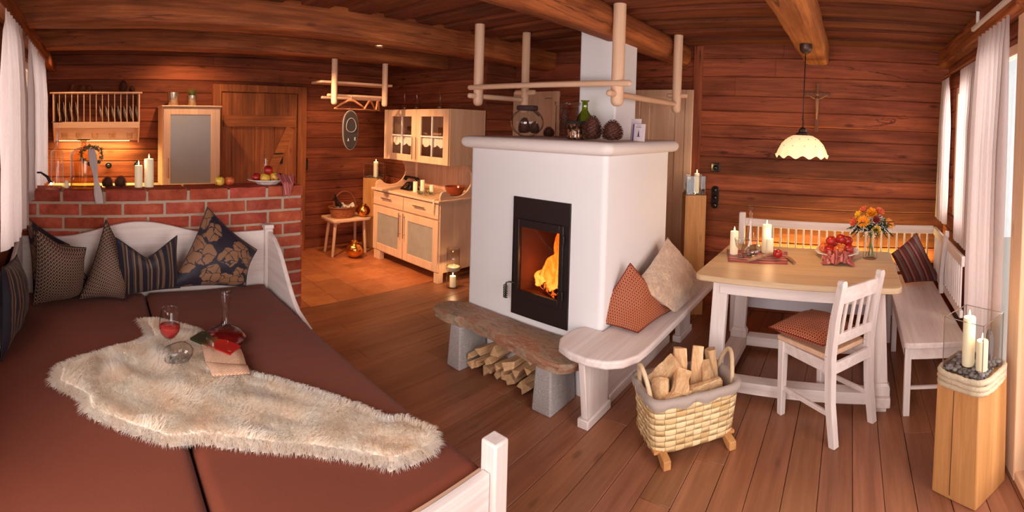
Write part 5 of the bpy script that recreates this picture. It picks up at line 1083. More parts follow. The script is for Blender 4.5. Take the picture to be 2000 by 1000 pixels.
def nap2(u, v):
    a = 2 * u - 1; b = 2 * v - 1; r = .105 * (1 + .12 * math.sin(7 * a + 5 * b)); x = 3.40 + r * b * 1.15; y = .065 + r * a; z = TT + .008 + .045 * math.exp(-(a * a + b * b) * 1.3) * (1 + .5 * math.sin(11 * a + 3 * b)) + .008 * math.sin(16 * b + 4 * a) + max(0, b) * .03; return (x, y, max(z, TT + .004))
cloth('napkin', nap2, M_NAP, 'crumpled red striped gauze napkin in front of the plate on the table', 'napkin')
# ------------------------------------------------------------------ bouquet in a glass vase
VP = Vector((3.52, -.165, TT + .001)); e = empty('glass_vase', VP, 'clear glass vase of water holding the bouquet', 'vase')
MB().shell(VP, [(.052, 0), (.055, .006), (.052, .08), (.055, .16), (.062, .185)], .0025).build('glass', M_GLASS, e, smooth=True)
GREEN = plain('leaf_green', srgb(52, 72, 34), .6, 0, .3, 0, 30, var=.3); STEM = plain('stem_green', srgb(96, 122, 60), .5)
FC = [plain('orange_petal', srgb(240, 150, 30), .6, 0, .2, 0, 50, var=.15), plain('yellow_petal', srgb(240, 186, 50), .6, 0, .2, 0, 50, var=.15), plain('salmon_petal', srgb(226, 110, 70), .6, 0, .2, 0, 50, var=.15), plain('dark_red_petal', srgb(140, 30, 34), .6)]
def flower(dx, dy, dz, r, c, label, kind='daisy', R=random.Random(5)):
    p = VP + Vector((dx, dy, dz)); e = empty('flower', p, label, 'flower', 'orange and yellow flowers of the bouquet'); out_ = Vector((dx * 1.6 - .12, dy * 1.4 + .02, .14)).normalized(); a = out_.cross(Vector((0, 0, 1))).normalized(); b = out_.cross(a); mb = MB()
    rings = ((1.0, 22, .1), (.72, 16, .3)) if kind == 'daisy' else ((.9, 8, .25), (.8, 7, .6), (.6, 6, .95), (.4, 5, 1.25))
    for (s, n, li) in rings:
        for k in range(n):
            t = 2 * PI * (k + .5 * (s < 1)) / n + R.uniform(-.05, .05); d = a * math.cos(t) + b * math.sin(t); sd = out_.cross(d); L_ = r * s * R.uniform(.9, 1.05); w = r * (.17 if kind == 'daisy' else .5) * s ** .4
            q0 = p + d * r * .1; q1 = p + (d + out_ * li * .6) * L_ * .6; q2 = p + (d * (1 if kind == 'daisy' else .8) + out_ * li) * L_
            mb.add([q0 - sd * w * .3, q0 + sd * w * .3, q1 + sd * w * .55, q1 - sd * w * .55, q2 + sd * w * .35, q2 - sd * w * .35], ((0, 1, 2, 3), (3, 2, 4, 5)), tint=R.uniform(.85, 1.1))
    o = mb.build('blossom', FC[c], e, smooth=True); m = o.modifiers.new('t', 'SOLIDIFY'); m.thickness = .0012
    if kind == 'daisy': MB().ball(p + out_ * r * .12, r * .26, 12, 8).build('flower_centre', FC[2] if c != 2 else FC[1], e, smooth=True)
    MB().tube([p - out_ * .002, p * .5 + (VP + Vector((dx * .1, dy * .1, .19))) * .5 + Vector((0, 0, .01)), VP + Vector((dx * .12, dy * .12, .19)), VP + Vector((-dx * .25, -dy * .25, .015))], .0022, 6).build('stem', STEM, e, smooth=True)
FLW = [(-.06, .125, .27, .045, 2, 'orange tulip-like flower at the left edge of the bouquet', 'rose'), (-.10, .06, .285, .05, 0, 'large orange gerbera left of the centre of the bouquet', 'daisy'), (-.04, .0, .335, .055, 0, 'orange rose at the top centre of the bouquet', 'rose'), (-.10, -.035, .225, .048, 1, 'yellow rose low at the front of the bouquet', 'rose'), (-.03, -.13, .26, .045, 0, 'orange gerbera at the right edge of the bouquet', 'daisy'), (.03, -.06, .335, .05, 2, 'salmon rose at the top right of the bouquet', 'rose'), (-.10, -.03, .30, .04, 3, 'small dark red flower behind the yellow rose', 'rose'), (.05, .05, .34, .048, 2, 'salmon rose at the top left of the bouquet', 'rose'), (.02, .09, .31, .045, 1, 'yellow flower at the upper left of the bouquet', 'rose'), (.10, .0, .31, .05, 1, 'yellow rose at the back of the bouquet', 'rose')]
for f_ in FLW: flower(*f_)
mb = MB(); R = random.Random(8)
for k in range(84):
    a = 2 * PI * k / 42 + R.uniform(-.1, .1); l = R.uniform(.11, .185); up = R.uniform(-.035, .10); c = VP + Vector((0, 0, .19)); d = Vector((math.cos(a), math.sin(a), 0)); tip = c + d * l + Vector((0, 0, up)); mid = c + d * l * .6 + Vector((0, 0, up * .5 + .05)); sd = Vector((-d.y, d.x, 0)); ppt = [c, mid, tip]
    for s in range(12):
        t = .25 + .75 * s / 12; p = c.lerp(mid, t * 2) if t < .5 else mid.lerp(tip, t * 2 - 1); ll = .052 * (1.15 - t)
        for sg in (-1, 1): q = p + (sd * sg + d * .6).normalized() * ll + Vector((0, 0, -.006)); mb.add([p - d * .008, p + d * .008, q], ((0, 1, 2),), tint=R.uniform(.6, 1.3))
fo_ = mb.build('fern_foliage', GREEN); fo_['kind'] = 'stuff'; tag(fo_, 'dark green fern fronds around the bouquet', 'foliage')
mb = MB(); 
for k in range(520):
    a = R.uniform(0, 2 * PI); b = R.uniform(.02, 1.1); r = R.uniform(.11, .16); mb.ball(VP + Vector((math.cos(a) * math.cos(b) * r, math.sin(a) * math.cos(b) * r, .2 + math.sin(b) * r * .8)), R.uniform(.003, .005), 5, 3)
o = mb.build('baby_breath', plain('white_blossom', srgb(226, 220, 214), .8)); o['kind'] = 'stuff'; tag(o, 'tiny white filler blossoms between the flowers of the bouquet', 'flower')
# ------------------------------------------------------------------ timber pillars that carry candles
M_PEB = plain('grey_pebbles', srgb(128, 118, 116), .7, 0, .3, .2, 40, var=.3)
def pebbles(c, hx, hy, rot, n, label, zt=.0, seed=0):
    R = random.Random(seed); mb = MB(); M = Matrix.Translation(c) @ Matrix.Rotation(rot, 4, 'Z')
    for k in range(n):
        p = M @ Vector((R.uniform(-hx, hx), R.uniform(-hy, hy), R.uniform(.002, zt + .012))); r = R.uniform(.007, .015); mb.tint = R.uniform(.55, 1.4); mb.ball(p, r, 8, 5, (R.uniform(.8, 1.3), R.uniform(.8, 1.3), .65))
    o = mb.build('pebbles', M_PEB, smooth=True); o['kind'] = 'stuff'; return tag(o, label, 'pebbles')
def rock(c, h, w, label, seed):
    c = Vector(c); mb = MB(); mb.ball(c + Vector((0, 0, h / 2)), h / 2, 12, 9, (w / h, w / h * .5, 1), f=lambda v, t: 1 + .25 * mnoise.noise(Vector((v * 3, math.cos(t) * 1.5 + seed, math.sin(t) * 1.5))))
    o = mb.build('stone', plain('dark_slate', srgb(98, 96, 104), .8, 0, .3, .6, 40), smooth='auto', seg_angle=25, org=c); return tag(o, label, 'stone')
# near right pillar
q = [Vector((2.238, -.435)), Vector((2.077, -.607)), Vector((2.235, -.80)), Vector((2.41, -.62))]; c2 = sum(q, Vector((0, 0))) / 4; PZ = .565
pl = empty('timber_pillar', (c2.x, c2.y, 0), 'square golden timber pillar with a long crack, standing by the glass door', 'pillar')
tp = [c2 + (v - c2) * .95 for v in q]; mb = MB(); mb.add([v3(v, 0) for v in q] + [v3(v, PZ) for v in tp], ((0, 1, 2, 3), (7, 6, 5, 4), (0, 4, 5, 1), (1, 5, 6, 2), (2, 6, 7, 3), (3, 7, 4, 0))); mb.build('block', oak('Z'), pl, bevel=.006)
e0 = q[0].lerp(q[1], .42); e1 = tp[0].lerp(tp[1], .42); nrm = Vector((q[1].y - q[0].y, -(q[1].x - q[0].x))).normalized(); nrm = -nrm if nrm.dot(q[0] - c2) < 0 else nrm
mb = MB(); mb.bar(v3(e0 + nrm * .0003, .02), v3(e1 + nrm * .0003, PZ - .01), .0035, .0015, up=v3(nrm, 0)); mb.build('crack', plain('crack_dark', srgb(70, 44, 24), .9), pl)
ang2 = math.atan2(q[0].y - q[1].y, q[0].x - q[1].x); hx2 = (q[0] - q[1]).length / 2
MP = Matrix.Translation((c2.x, c2.y, PZ)) @ Matrix.Rotation(ang2, 4, 'Z')
mb = MB(); R = random.Random(6)
rp = empty('rope_ring', (c2.x, c2.y, PZ), 'thick pale rope wound around the top of the near timber pillar', 'rope'); rmat = plain('pale_rope', srgb(212, 190, 160), .95, 0, .1, .9, 160, var=.25)
for k in range(3):
    pts = []
    for i in range(80):
        t = 2 * PI * i / 80; ct, st = math.cos(t), math.sin(t); r = (abs(ct) ** 5 + abs(st) ** 5) ** (-1 / 5) * (hx2 + .012 + .004 * mnoise.noise(Vector((ct * 3, st * 3, k)))); pts.append(MP @ Vector((r * ct, r * st, -.045 + .024 * k + .006 * mnoise.noise(Vector((ct * 2, st * 2, 5 + k))))))
    m2 = MB(); m2.tube(pts, [.0135 + .0012 * math.sin(i * 2.2) for i in range(80)], 10, closed=True); m2.build('strand', rmat, rp, smooth=True)
pebbles(Vector((c2.x, c2.y, PZ)), .10, .10, ang2, 330, 'grey and white pebbles filling the top of the near timber pillar', .02, 3)
def glassbox(c, h, s, rot, label):
    e = empty('glass_box', c, label, 'lantern'); M = Matrix.Translation(c) @ Matrix.Rotation(rot, 4, 'Z')
    for k in range(4): MB().box((-s, s - .004, 0), (s, s, h), M=M @ Matrix.Rotation(k * PI / 2, 4, 'Z')).build('pane', M_PANE, e)
    mb = MB()
    for k in range(4): mb.box((-s, s - .0045, h), (s, s + .0005, h + .002), M=M @ Matrix.Rotation(k * PI / 2, 4, 'Z')); mb.box((s - .003, s - .003, 0), (s + .0004, s + .0004, h), M=M @ Matrix.Rotation(k * PI / 2, 4, 'Z'))
    mb.build('polished_edge', plain('glass_edge', srgb(130, 110, 100), .15), e); return e
glassbox(Vector((c2.x, c2.y, PZ + .008)), .245, hx2 - .012, ang2, 'square open glass box standing on the pillar by the glass door')
def ontop(px, py, z): return az(px, py, z)
p = Vector((2.215, -.585, PZ + .03)); candle(p, .030, .225, 'taller lit candle inside the square glass box', pw=.5)
p = Vector((2.155, -.635, PZ + .03)); candle(p, .028, .135, 'shorter candle with melted top inside the square glass box', pw=.3)
rock((2.255, -.70, PZ + .02), .15, .075, 'grey upright stone inside the square glass box', 2)
# far pillar beside the fireplace
cF = Vector((4.19, 1.40)); eF = empty('timber_pillar', (cF.x, cF.y, 0), 'tall brown timber pillar between the fireplace and the log wall', 'pillar'); PF = 1.08; M = Matrix.Translation((cF.x, cF.y, 0)) @ Matrix.Rotation(math.radians(28), 4, 'Z')
MB().box((-.105, -.095, 0), (.105, .095, PF), M=M).build('block', oak('Z'), eF, bevel=.004)
pebbles(Vector((cF.x, cF.y, PF)), .085, .08, math.radians(28), 80, 'small pebbles on top of the pillar beside the fireplace', .005, 8)
candle((cF.x - .03, cF.y - .03, PF + .012), .024, .18, 'lit candle on the pillar between fireplace and log wall', pw=.4); rock((cF.x + .02, cF.y + .05, PF + .006), .12, .08, 'dark blue-grey stone beside the candle on the far right pillar', 5)
glassbox(Vector((cF.x, cF.y, PF + .003)), .165, .085, math.radians(28), 'small square glass box on the pillar beside the fireplace')
# ------------------------------------------------------------------ kitchen furniture
kc = empty('kitchen_counter', (.45, 5.3, 0), 'kitchen base cabinets with wooden worktop behind the brick wall', 'cabinet')
MB().box((WX + .01, 5.03, .88), (1.44, NY - .01, .92)).build('worktop', tabletop_w('X'), kc, bevel=.004)
for k in range(3):
    x = WX + .02 + k * .65; MB().box((x, 5.08, .10), (x + .645, NY - .01, .88)).build('carcass', pine('X'), kc); d = MB().box((x + .01, 5.055, .12), (x + .635, 5.08, .86)).build('door', pine('Z'), kc, bevel=.004); MB().pole((x + .58, 5.035, .5), (x + .58, 5.035, .75), .006, 8).build('handle', M_STEEL, d, smooth='auto')
MB().box((WX + .02, 5.12, 0), (1.40, NY - .05, .10)).build('plinth', pine('X'), kc)
kw = empty('kitchen_counter', (-.25, 4.3, 0), 'kitchen cabinet run with wooden worktop under the west window', 'cabinet'); MB().box((WX + .01, 3.56, .88), (.06, 5.02, .92)).build('worktop', tabletop_w('Y'), kw, bevel=.004); MB().box((WX + .01, 3.58, 0), (.03, 5.02, .88)).build('carcass', pine('Z'), kw)
# tall wall cupboard with frosted door
cx0, cx1, cy, cz0, cz1 = .745, 1.40, 5.21, .925, 1.80
cp = empty('glass_cupboard', (1.05, 5.4, .92), 'pale cupboard with frosted glass door standing on the kitchen counter', 'cupboard')
MB().box((cx0 - .0, cy + .02, cz0), (cx1, NY - .012, cz1)).build('carcass', pine('Z'), cp, bevel=.006); MB().box((cx0 - .012, cy - .015, cz1), (cx1 + .012, NY - .01, cz1 + .018)).build('top', pine('X'), cp, bevel=.006)
mb = MB(); w = .075; mb.box((cx0 + .01, cy, cz0), (cx0 + .01 + w, cy + .02, cz1 - .01)); mb.box((cx1 - .01 - w - .03, cy, cz0), (cx1 - .01, cy + .02, cz1 - .01)); mb.box((cx0 + .01 + w, cy, cz1 - .085), (cx1 - .04 - w, cy + .02, cz1 - .01)); mb.box((cx0 + .01 + w, cy, cz0), (cx1 - .04 - w, cy + .02, cz0 + .03)); d = mb.build('door', pine('Z'), cp, bevel=.003)
MB().box((cx0 + .01 + w, cy + .005, cz0 + .03), (cx1 - .04 - w, cy + .012, cz1 - .085)).build('frosted_pane', plain('grey_frosted_glass', srgb(150, 148, 152), .35), d)
h = MB(); h.pole((cx0 + .06, cy - .03, 1.02), (cx0 + .06, cy - .03, 1.24), .006, 10); h.build('handle', plain('copper_handle', srgb(196, 128, 104), .3, .6), d, smooth='auto')
def pot(c, r, hh, label, name='metal_pot', cat='pot'):
    e = empty(name, c, label, cat); m = plain('hammered_silver', srgb(190, 176, 160), .25, .9, .5, .6, 24); MB().lathe(c, [(r * .72, 0), (r * .8, .01), (r, hh), (r * .94, hh), (r * .72, .02), (0, .02)], wave=lambda i, t: .02 * math.sin(9 * t)).build('body', m, e, smooth='auto'); return e
p = ay(338, 205, 5.42); pot(Vector((p.x, 5.42, cz1 + .019)), .07, .15, 'hammered silver pot, empty, left on top of the pale cupboard'); p = ay(375, 205, 5.42); c = Vector((p.x, 5.42, cz1 + .019)); pot(c, .06, .12, 'hammered silver pot with a grass tuft on top of the pale cupboard')
mb = MB(); R = random.Random(3)
for k in range(130):
    a = R.uniform(0, 2 * PI); b = c + Vector((math.cos(a) * R.uniform(0, .04), math.sin(a) * R.uniform(0, .04), .11)); l = R.uniform(.06, .12); t_ = b + Vector((math.cos(a) * l * .6, math.sin(a) * l * .6, l)); s = Vector((-math.sin(a), math.cos(a), 0)) * .0022; mb.add([b - s, b + s, t_], ((0, 1, 2),))
o = mb.build('grass_tuft', plain('grass_green', srgb(96, 104, 46), .6), org=c + Vector((0, 0, .1))); o['kind'] = 'stuff'; tag(o, 'thin green grass blades in the silver pot', 'grass')
# plate rack on the back wall
PY = 5.38; pr = empty('plate_rack', (.03, 5.5, 1.4), 'pale wooden plate rack with pegs on the log wall under the beam', 'plate rack')
a = ay(97, 181, PY); b = ay(278, 182, PY); zt = a.z; xl, xr = ay(104, 200, PY).x, ay(272, 200, PY).x; zm = ay(190, 238, PY).z; zl = ay(190, 250, PY).z; zb = ay(190, 276, PY).z
MB().box((max(a.x, WX + .02), PY - .01, zt - .012), (b.x, NY - .005, zt + .006)).build('top_shelf', pine('X'), pr, bevel=.004)
for x in (xl, xr):
    prf = [(PY, zt - .012), (NY - .005, zt - .012), (NY - .005, zb), (PY + .13, zb - .02), (PY + .10, zb + .04), (PY + .02, zl), (PY, zm + .02)]; MB().prism([(x - .008, y, z) for y, z in prf], (.016, 0, 0)).build('side', pine('Z'), pr, bevel=.003)
MB().box((xl, PY + .004, zl), (xr, PY + .02, zm)).build('front_board', pine('X'), pr, bevel=.003); MB().box((xl, PY + .02, zl), (xr, NY - .005, zl + .015)).build('shelf', pine('X'), pr)
mb = MB(); n = 48; bb = [(xl, zb)] + [(xl + (xr - xl) * i / n, zl + .0 + .018 * max(0, math.sin(2.5 * PI * i / n)) ** 2) for i in range(n + 1)] + [(xr, zb)]; mb.prism([(x, NY - .02, z) for x, z in bb][::-1], (0, .014, 0)).build('back_board', pine('X'), pr)
ns = 14; plates = None
for k in range(1, ns):
    x = xl + (xr - xl) * k / ns; MB().pole((x, PY + .012, zm - .01), (x, PY + .012, zt - .01), .005, 8, round0=False, round1=False).build('dowel', pine('Z'), pr, smooth='auto')
grey = plain('grey_plate', srgb(182, 172, 168), .3); first = None; kk = 0
for k in range(ns):
    if k in (4, 5, 6): continue
    x = xl + (xr - xl) * (k + .62) / ns; c = Vector((x, PY + .125, zm - .005)); big = k < 4; r = .115 if big else .09
    if first is None:
        e = empty('plate', c, '', 'plate', 'plates standing in the plate rack'); mb = MB(); mb.lathe((0, 0, 0), [(0, 0), (.055, 0), (.075, .010), (.115, .018), (.115, .022), (.073, .015), (0, .006)], 32); M = Matrix.Translation(c + Vector((0, 0, .115))) @ Matrix.Rotation(math.radians(78), 4, 'Y'); mb.v = [tuple(M @ Vector(v)) for v in mb.v]; mb.build('dish', grey, e, smooth='auto'); first = e; o = e
    else: o = dup(first, c, 0)
    if not big: o.scale = (1, .8, .8)
    nth = ('first', 'second', 'third', 'fourth', '', '', '', 'first', 'second', 'third', 'fourth', 'fifth', 'sixth', 'seventh')[k]
    o['label'] = (nth + ' large grey plate from the left end of the plate rack' if big else nth + ' small grey plate standing in the right half of the plate rack'); o['group'] = 'large plates in the rack' if big else 'small plates in the rack'
for i, px in enumerate((126, 154, 185, 219, 253)):
    p = ay(px, 264, NY - .07); e = empty('glass_mug', (p.x, NY - .06, p.z - .04), 'clear glass mug hanging under the plate rack, ' + ('leftmost', 'second from the left', 'in the middle', 'second from the right', 'rightmost')[i], 'mug', 'glass mugs under the plate rack'); MB().shell((p.x, NY - .075, p.z - .035), [(.026, 0), (.034, .01), (.036, .06)], .002, 20).build('body', M_GLASS, e, smooth=True); MB().tube([(p.x + .034, NY - .075, p.z - .02), (p.x + .055, NY - .075, p.z - .01), (p.x + .055, NY - .075, p.z + .01), (p.x + .034, NY - .075, p.z + .018)], .003, 8).build('handle', M_GLASS, e, smooth=True)
    MB().pole((p.x + .05, NY - .022, p.z + .02), (p.x + .05, NY - .08, p.z + .028), .004, 8).build('peg', pine('Y'), pr, smooth='auto')
for i, (px, s, l) in enumerate(((142, .62, 'small upright pine cone at the left on top of the plate rack'), (163, .72, 'dark pine cone second from the left on top of the plate rack'), (175, .7, 'dark pine cone lying third on top of the plate rack'), (241, .85, 'tallest dark pine cone on top of the plate rack'), (258, .62, 'dark pine cone at the right end on top of the plate rack'))):
    p = ay(px, 178, 5.46); dup(c0, (p.x, 5.46, zt + .007), i, l, (s, s, s * (.75 if i in (1, 2, 4) else 1)))
area('under_rack_light', ((xl + xr) / 2, NY - .10, zb - .012), ((xl + xr) / 2, NY - .05, .9), .8, .03, 13, (1, .80, .30))
MB().box((xl + .05, NY - .11, zb - .004), (xr - .1, NY - .095, zb + .006)).build('light_strip', plain('led_strip', (1, .85, .55, 1), .5, emit=((1, .74, .34, 1), 1.5)), pr)
# ------------------------------------------------------------------ coat rack under the second beam
CY = 4.46; cr = empty('coat_rack', (2.65, CY, 1.85), 'pale pole coat rack with a shelf hanging from the kitchen beam', 'rack')
xa, xb = ay(648, 150, CY).x, ay(746, 150, CY).x; z0 = ay(648, 205, CY).z; zsf = ay(690, 163, CY).z; zr = ay(690, 188, CY).z
for x in (xa, xb): MB().pole((x, CY - .06, z0), (x, CY - .06, 2.302), .032, 16, round1=False).build('post', pine('Z'), cr, smooth='auto')
MB().prism([(x, y, zsf - .012) for x, y in rounded_rect(xa - .14, CY - .03, xb + .14, CY + .22, .03)], (0, 0, .024)).build('shelf', pine('X'), cr, bevel=.004)
MB().pole((xa - .06, CY - .015, zr), (xb + .07, CY - .015, zr), .015, 12).build('rail', pine('X'), cr, smooth='auto'); MB().pole((xa - .06, CY + .12, zr - .02), (xb + .07, CY + .12, zr - .02), .015, 12).build('rail', pine('X'), cr, smooth='auto')
HW = wood('hanger_wood', srgb(196, 120, 76), srgb(222, 150, 104), 'X')
def hanger(c, rz, label):
    c = Vector(c); e = empty('coat_hanger', c, label, 'coat hanger', 'wooden hangers on the coat rack'); pts = [(-.20, 0, -.135), (-.12, 0, -.085), (-.04, 0, -.045), (0, 0, -.04), (.04, 0, -.045), (.12, 0, -.085), (.20, 0, -.135)]
    MB().tube([c + Vector(p) for p in pts], [.008, .011, .013, .014, .013, .011, .008], 8).build('arms', HW, e, smooth=True); MB().pole(c + Vector((-.19, 0, -.135)), c + Vector((.19, 0, -.135)), .006, 8).build('bar', HW, e, smooth='auto')
    MB().tube([c + Vector((.0, 0, -.04)), c + Vector((0, 0, -.01)), c + Vector((.016, 0, .004)), c + Vector((.012, 0, .02)), c + Vector((-.002, 0, .024)), c + Vector((-.014, 0, .012))], .0022, 6).build('hook', M_STEEL, e, smooth=True); e.rotation_euler = (0, 0, rz); return e
hz = zr - .005; hanger((ay(684, 195, CY - .015).x, CY - .03, hz), 0, 'wooden coat hanger holding the dark grey felt bag'); hanger((ay(722, 195, CY).x, CY - .01, hz), .7, 'empty wooden coat hanger in the middle of the rack'); hanger((ay(738, 195, CY).x, CY + .0, hz), .9, 'empty wooden coat hanger at the right post of the rack')
# dark grey bag with pale piping
q = ay(684, 255, CY - .05); c = Vector((ay(684, 250, CY - .05).x, CY - .05, ay(684, 292, CY - .05).z)); hh = ay(684, 216, CY - .05).z - c.z; e = empty('felt_bag', c, 'dark grey oval felt bag with pale piping hanging from the coat rack', 'bag'); GF = fabric_plain('dark_felt', srgb(56, 46, 48), srgb(42, 36, 38), 200)
def oval(s, z_a=0, z_b=1): return [Vector((c.x + .092 * s * math.cos(t) * (1 + .06 * math.sin(t)), c.y, c.z + hh / 2 + hh / 2 * s * (abs(math.sin(t)) ** .75 * (1 if math.sin(t) > 0 else -1)))) for t in [2 * PI * k / 48 for k in range(48)]]
mb = MB(); mb.add([p + Vector((0, -.02, 0)) for p in oval(.93)] + [p for p in oval(1.0)] + [p + Vector((0, .03, 0)) for p in oval(.95)], [(k, (k + 1) % 48, 48 + (k + 1) % 48, 48 + k) for k in range(48)] + [(48 + k, 48 + (k + 1) % 48, 96 + (k + 1) % 48, 96 + k) for k in range(48)] + [tuple(range(47, -1, -1)), tuple(96 + k for k in range(48))]).build('body', GF, e, smooth='auto')
PIP = plain('pale_piping', srgb(150, 136, 132), .8); mb = MB(); mb.tube([p + Vector((0, -.006, 0)) for p in oval(1.0)], .004, 6, closed=True); mb.build('piping', PIP, e, smooth=True)
mb = MB(); mb.tube([c + Vector((.06 * math.cos(t), -.022, hh * .58 + .055 * math.sin(t) * (1.7 if math.sin(t) > 0 else 1))) for t in [2 * PI * k / 32 for k in range(32)]], .004, 6, closed=True); mb.build('pocket_edge', PIP, e, smooth=True)
mb = MB(); mb.add([c + Vector((.056 * math.cos(t), -.0215, hh * .58 + .052 * math.sin(t) * (1.7 if math.sin(t) > 0 else 1))) for t in [2 * PI * k / 32 for k in range(32)]], [tuple(range(32))[::-1]]); mb.build('pocket_lining', plain('black_lining', srgb(44, 36, 38), .7), e)
for s, pts in ((-1, [(0, .03), (0, .012), (-.008, 0)]), (-1, [(0, .012), (.008, 0)]), (-1, [(-.006, .02), (.006, .02)])): MB().tube([c + Vector((-.035 + x, -.024, hh * .22 + z)) for x, z in pts], .0022, 6).build('white_mark', M_CHINA, e)
for pts in ([(.008, .03), (-.006, .03), (-.006, 0), (.008, 0)], [(-.006, .015), (.006, .015)]): MB().tube([c + Vector((.05 + x, -.022, hh * .24 + z)) for x, z in pts], .0022, 6).build('white_mark', M_CHINA, e)
MB().tube([c + Vector((0, -.005, hh - .01)), c + Vector((0, .01, hh + .04)), c + Vector((0, .02, hz - c.z - .13))], .003, 6).build('strap', GF, e)
# ------------------------------------------------------------------ dresser
DX, DY0, DY1, DB = 3.24, 3.705, 4.94, 3.882
dr = empty('dresser', (3.56, 4.32, 0), 'pale pine dresser with frosted lower doors and glazed lace-curtained upper cabinet', 'cabinet')
for y in (DY0 + .035, DY1 - .12):
    for x in (DX + .04, DB - .05): MB().box((x - .035, y - .035, 0), (x + .035, y + .035 + (.0 if y < 4 else .05), .105)).build('leg', pine('Z'), dr, bevel=.003)
MB().box((DX + .02, DY0, .10), (DB, DY1, .835)).build('carcass', pine('Z'), dr, bevel=.004); MB().box((DX - .02, DY0 - .015, .835), (DB, DY1 + .015, .862)).build('worktop', pine('Y'), dr, bevel=.006)
ym = (DY0 + DY1) / 2
for y0, y1, hs in ((DY0 + .012, ym - .005, 1), (ym + .005, DY1 - .012, -1)):
    d = MB().box((DX, y0, .665), (DX + .022, y1, .822)).build('drawer', pine('Y'), dr, bevel=.004); yc = (y0 + y1) / 2; mb = MB(); mb.pole((DX - .025, yc - .10, .76), (DX - .025, yc + .10, .76), .006, 8); mb.bar((DX - .025, yc - .07, .76), (DX, yc - .07, .76), .008, .008); mb.bar((DX - .025, yc + .07, .76), (DX, yc + .07, .76), .008, .008); mb.build('handle', M_STEEL, d, smooth='auto')
    mb = MB(); w = .085; mb.box((DX, y0, .115), (DX + .022, y0 + w, .65)); mb.box((DX, y1 - w, .115), (DX + .022, y1, .65)); mb.box((DX, y0 + w, .115), (DX + .022, y1 - w, .115 + w)); mb.box((DX, y0 + w, .65 - w), (DX + .022, y1 - w, .65)); d = mb.build('door', pine('Z'), dr, bevel=.003)
    MB().box((DX + .008, y0 + w, .115 + w), (DX + .014, y1 - w, .65 - w)).build('frosted_pane', M_FROST, d); yh = (y1 - .035) if hs == 1 else (y0 + .035); mb = MB(); mb.pole((DX - .028, yh, .36), (DX - .028, yh, .64), .006, 10)
    for z in (.40, .60): mb.bar((DX - .028, yh, z), (DX, yh, z), .008, .008)
    mb.build('handle', M_STEEL, d, smooth='auto')
mb = MB(); y = DY0 + .01
while y < DY1 - .02: w = min(.095, DY1 - .01 - y); mb.box((DB - .018, y, .862), (DB, y + w - .003, 1.23)); y += w
mb.build('back_boards', pine('Z'), dr, bevel=.002)
def scroll():
    pts = [(3.27, .862), (3.27, .91), (3.29, .945), (3.33, .955), (3.37, .94), (3.39, .915)]
    for k in range(13): t = math.radians(200 + 175 * k / 12); pts.append((3.53 + .145 * math.cos(t), 1.02 + .125 * math.sin(t)))
    for k in range(1, 9): t = math.radians(15 + 95 * k / 8); pts.append((3.53 + .145 * math.cos(t), 1.02 + .17 * math.sin(t)))
    return pts
# the two side brackets: a round opening between worktop and upper cabinet
def bracket(y):
    th = .02; mb = MB(); n = 30; outer = []; 
    lower = [(3.265, .862), (3.262, .90), (3.28, .94), (3.315, .955), (3.35, .945), (3.375, .918), (3.42, .898), (3.50, .885), (3.58, .895), (3.65, .93), (3.70, .985), (3.72, 1.05), (3.705, 1.12), (3.66, 1.18), (3.60, 1.218)]
    poly = [(3.86, .862)] + [(x, z) for x, z in lower][0:] + [(3.86, 1.218)]
    mb.prism([(x, y - th / 2, z) for x, z in poly], (0, th, 0)).build('side_bracket', pine('X'), dr, bevel=.004)
bracket(DY0 + .02); bracket(DY1 - .02)
UX, UY0, UY1, UZ0, UZ1 = 3.335, 3.69, 4.86, 1.215, 1.812
mb = MB(); mb.box((UX + .022, UY0, UZ0), (DB, UY0 + .02, UZ1)); mb.box((UX + .022, UY1 - .02, UZ0), (DB, UY1, UZ1)); mb.box((UX + .022, UY0 + .02, UZ0), (DB, UY1 - .02, UZ0 + .02)); mb.box((UX + .022, UY0 + .02, UZ1 - .02), (DB, UY1 - .02, UZ1)); mb.box((DB - .02, UY0 + .02, UZ0 + .02), (DB, UY1 - .02, UZ1 - .02)); mb.box((UX + .06, UY0 + .02, 1.50), (DB - .02, UY1 - .02, 1.515)); mb.box((UX + .02, 4.255, UZ0 + .02), (UX + .035, 4.295, UZ1 - .02)); mb.build('upper_carcass', pine('Z'), dr)
mb = MB(); mb.box((UX, UY1 - .075, UZ0), (UX + .022, UY1, UZ1)); mb.build('corner_stile', pine('Z'), dr, bevel=.003)
lace = plain('white_lace', srgb(226, 206, 190), .9, 0, .1, .5, 200)
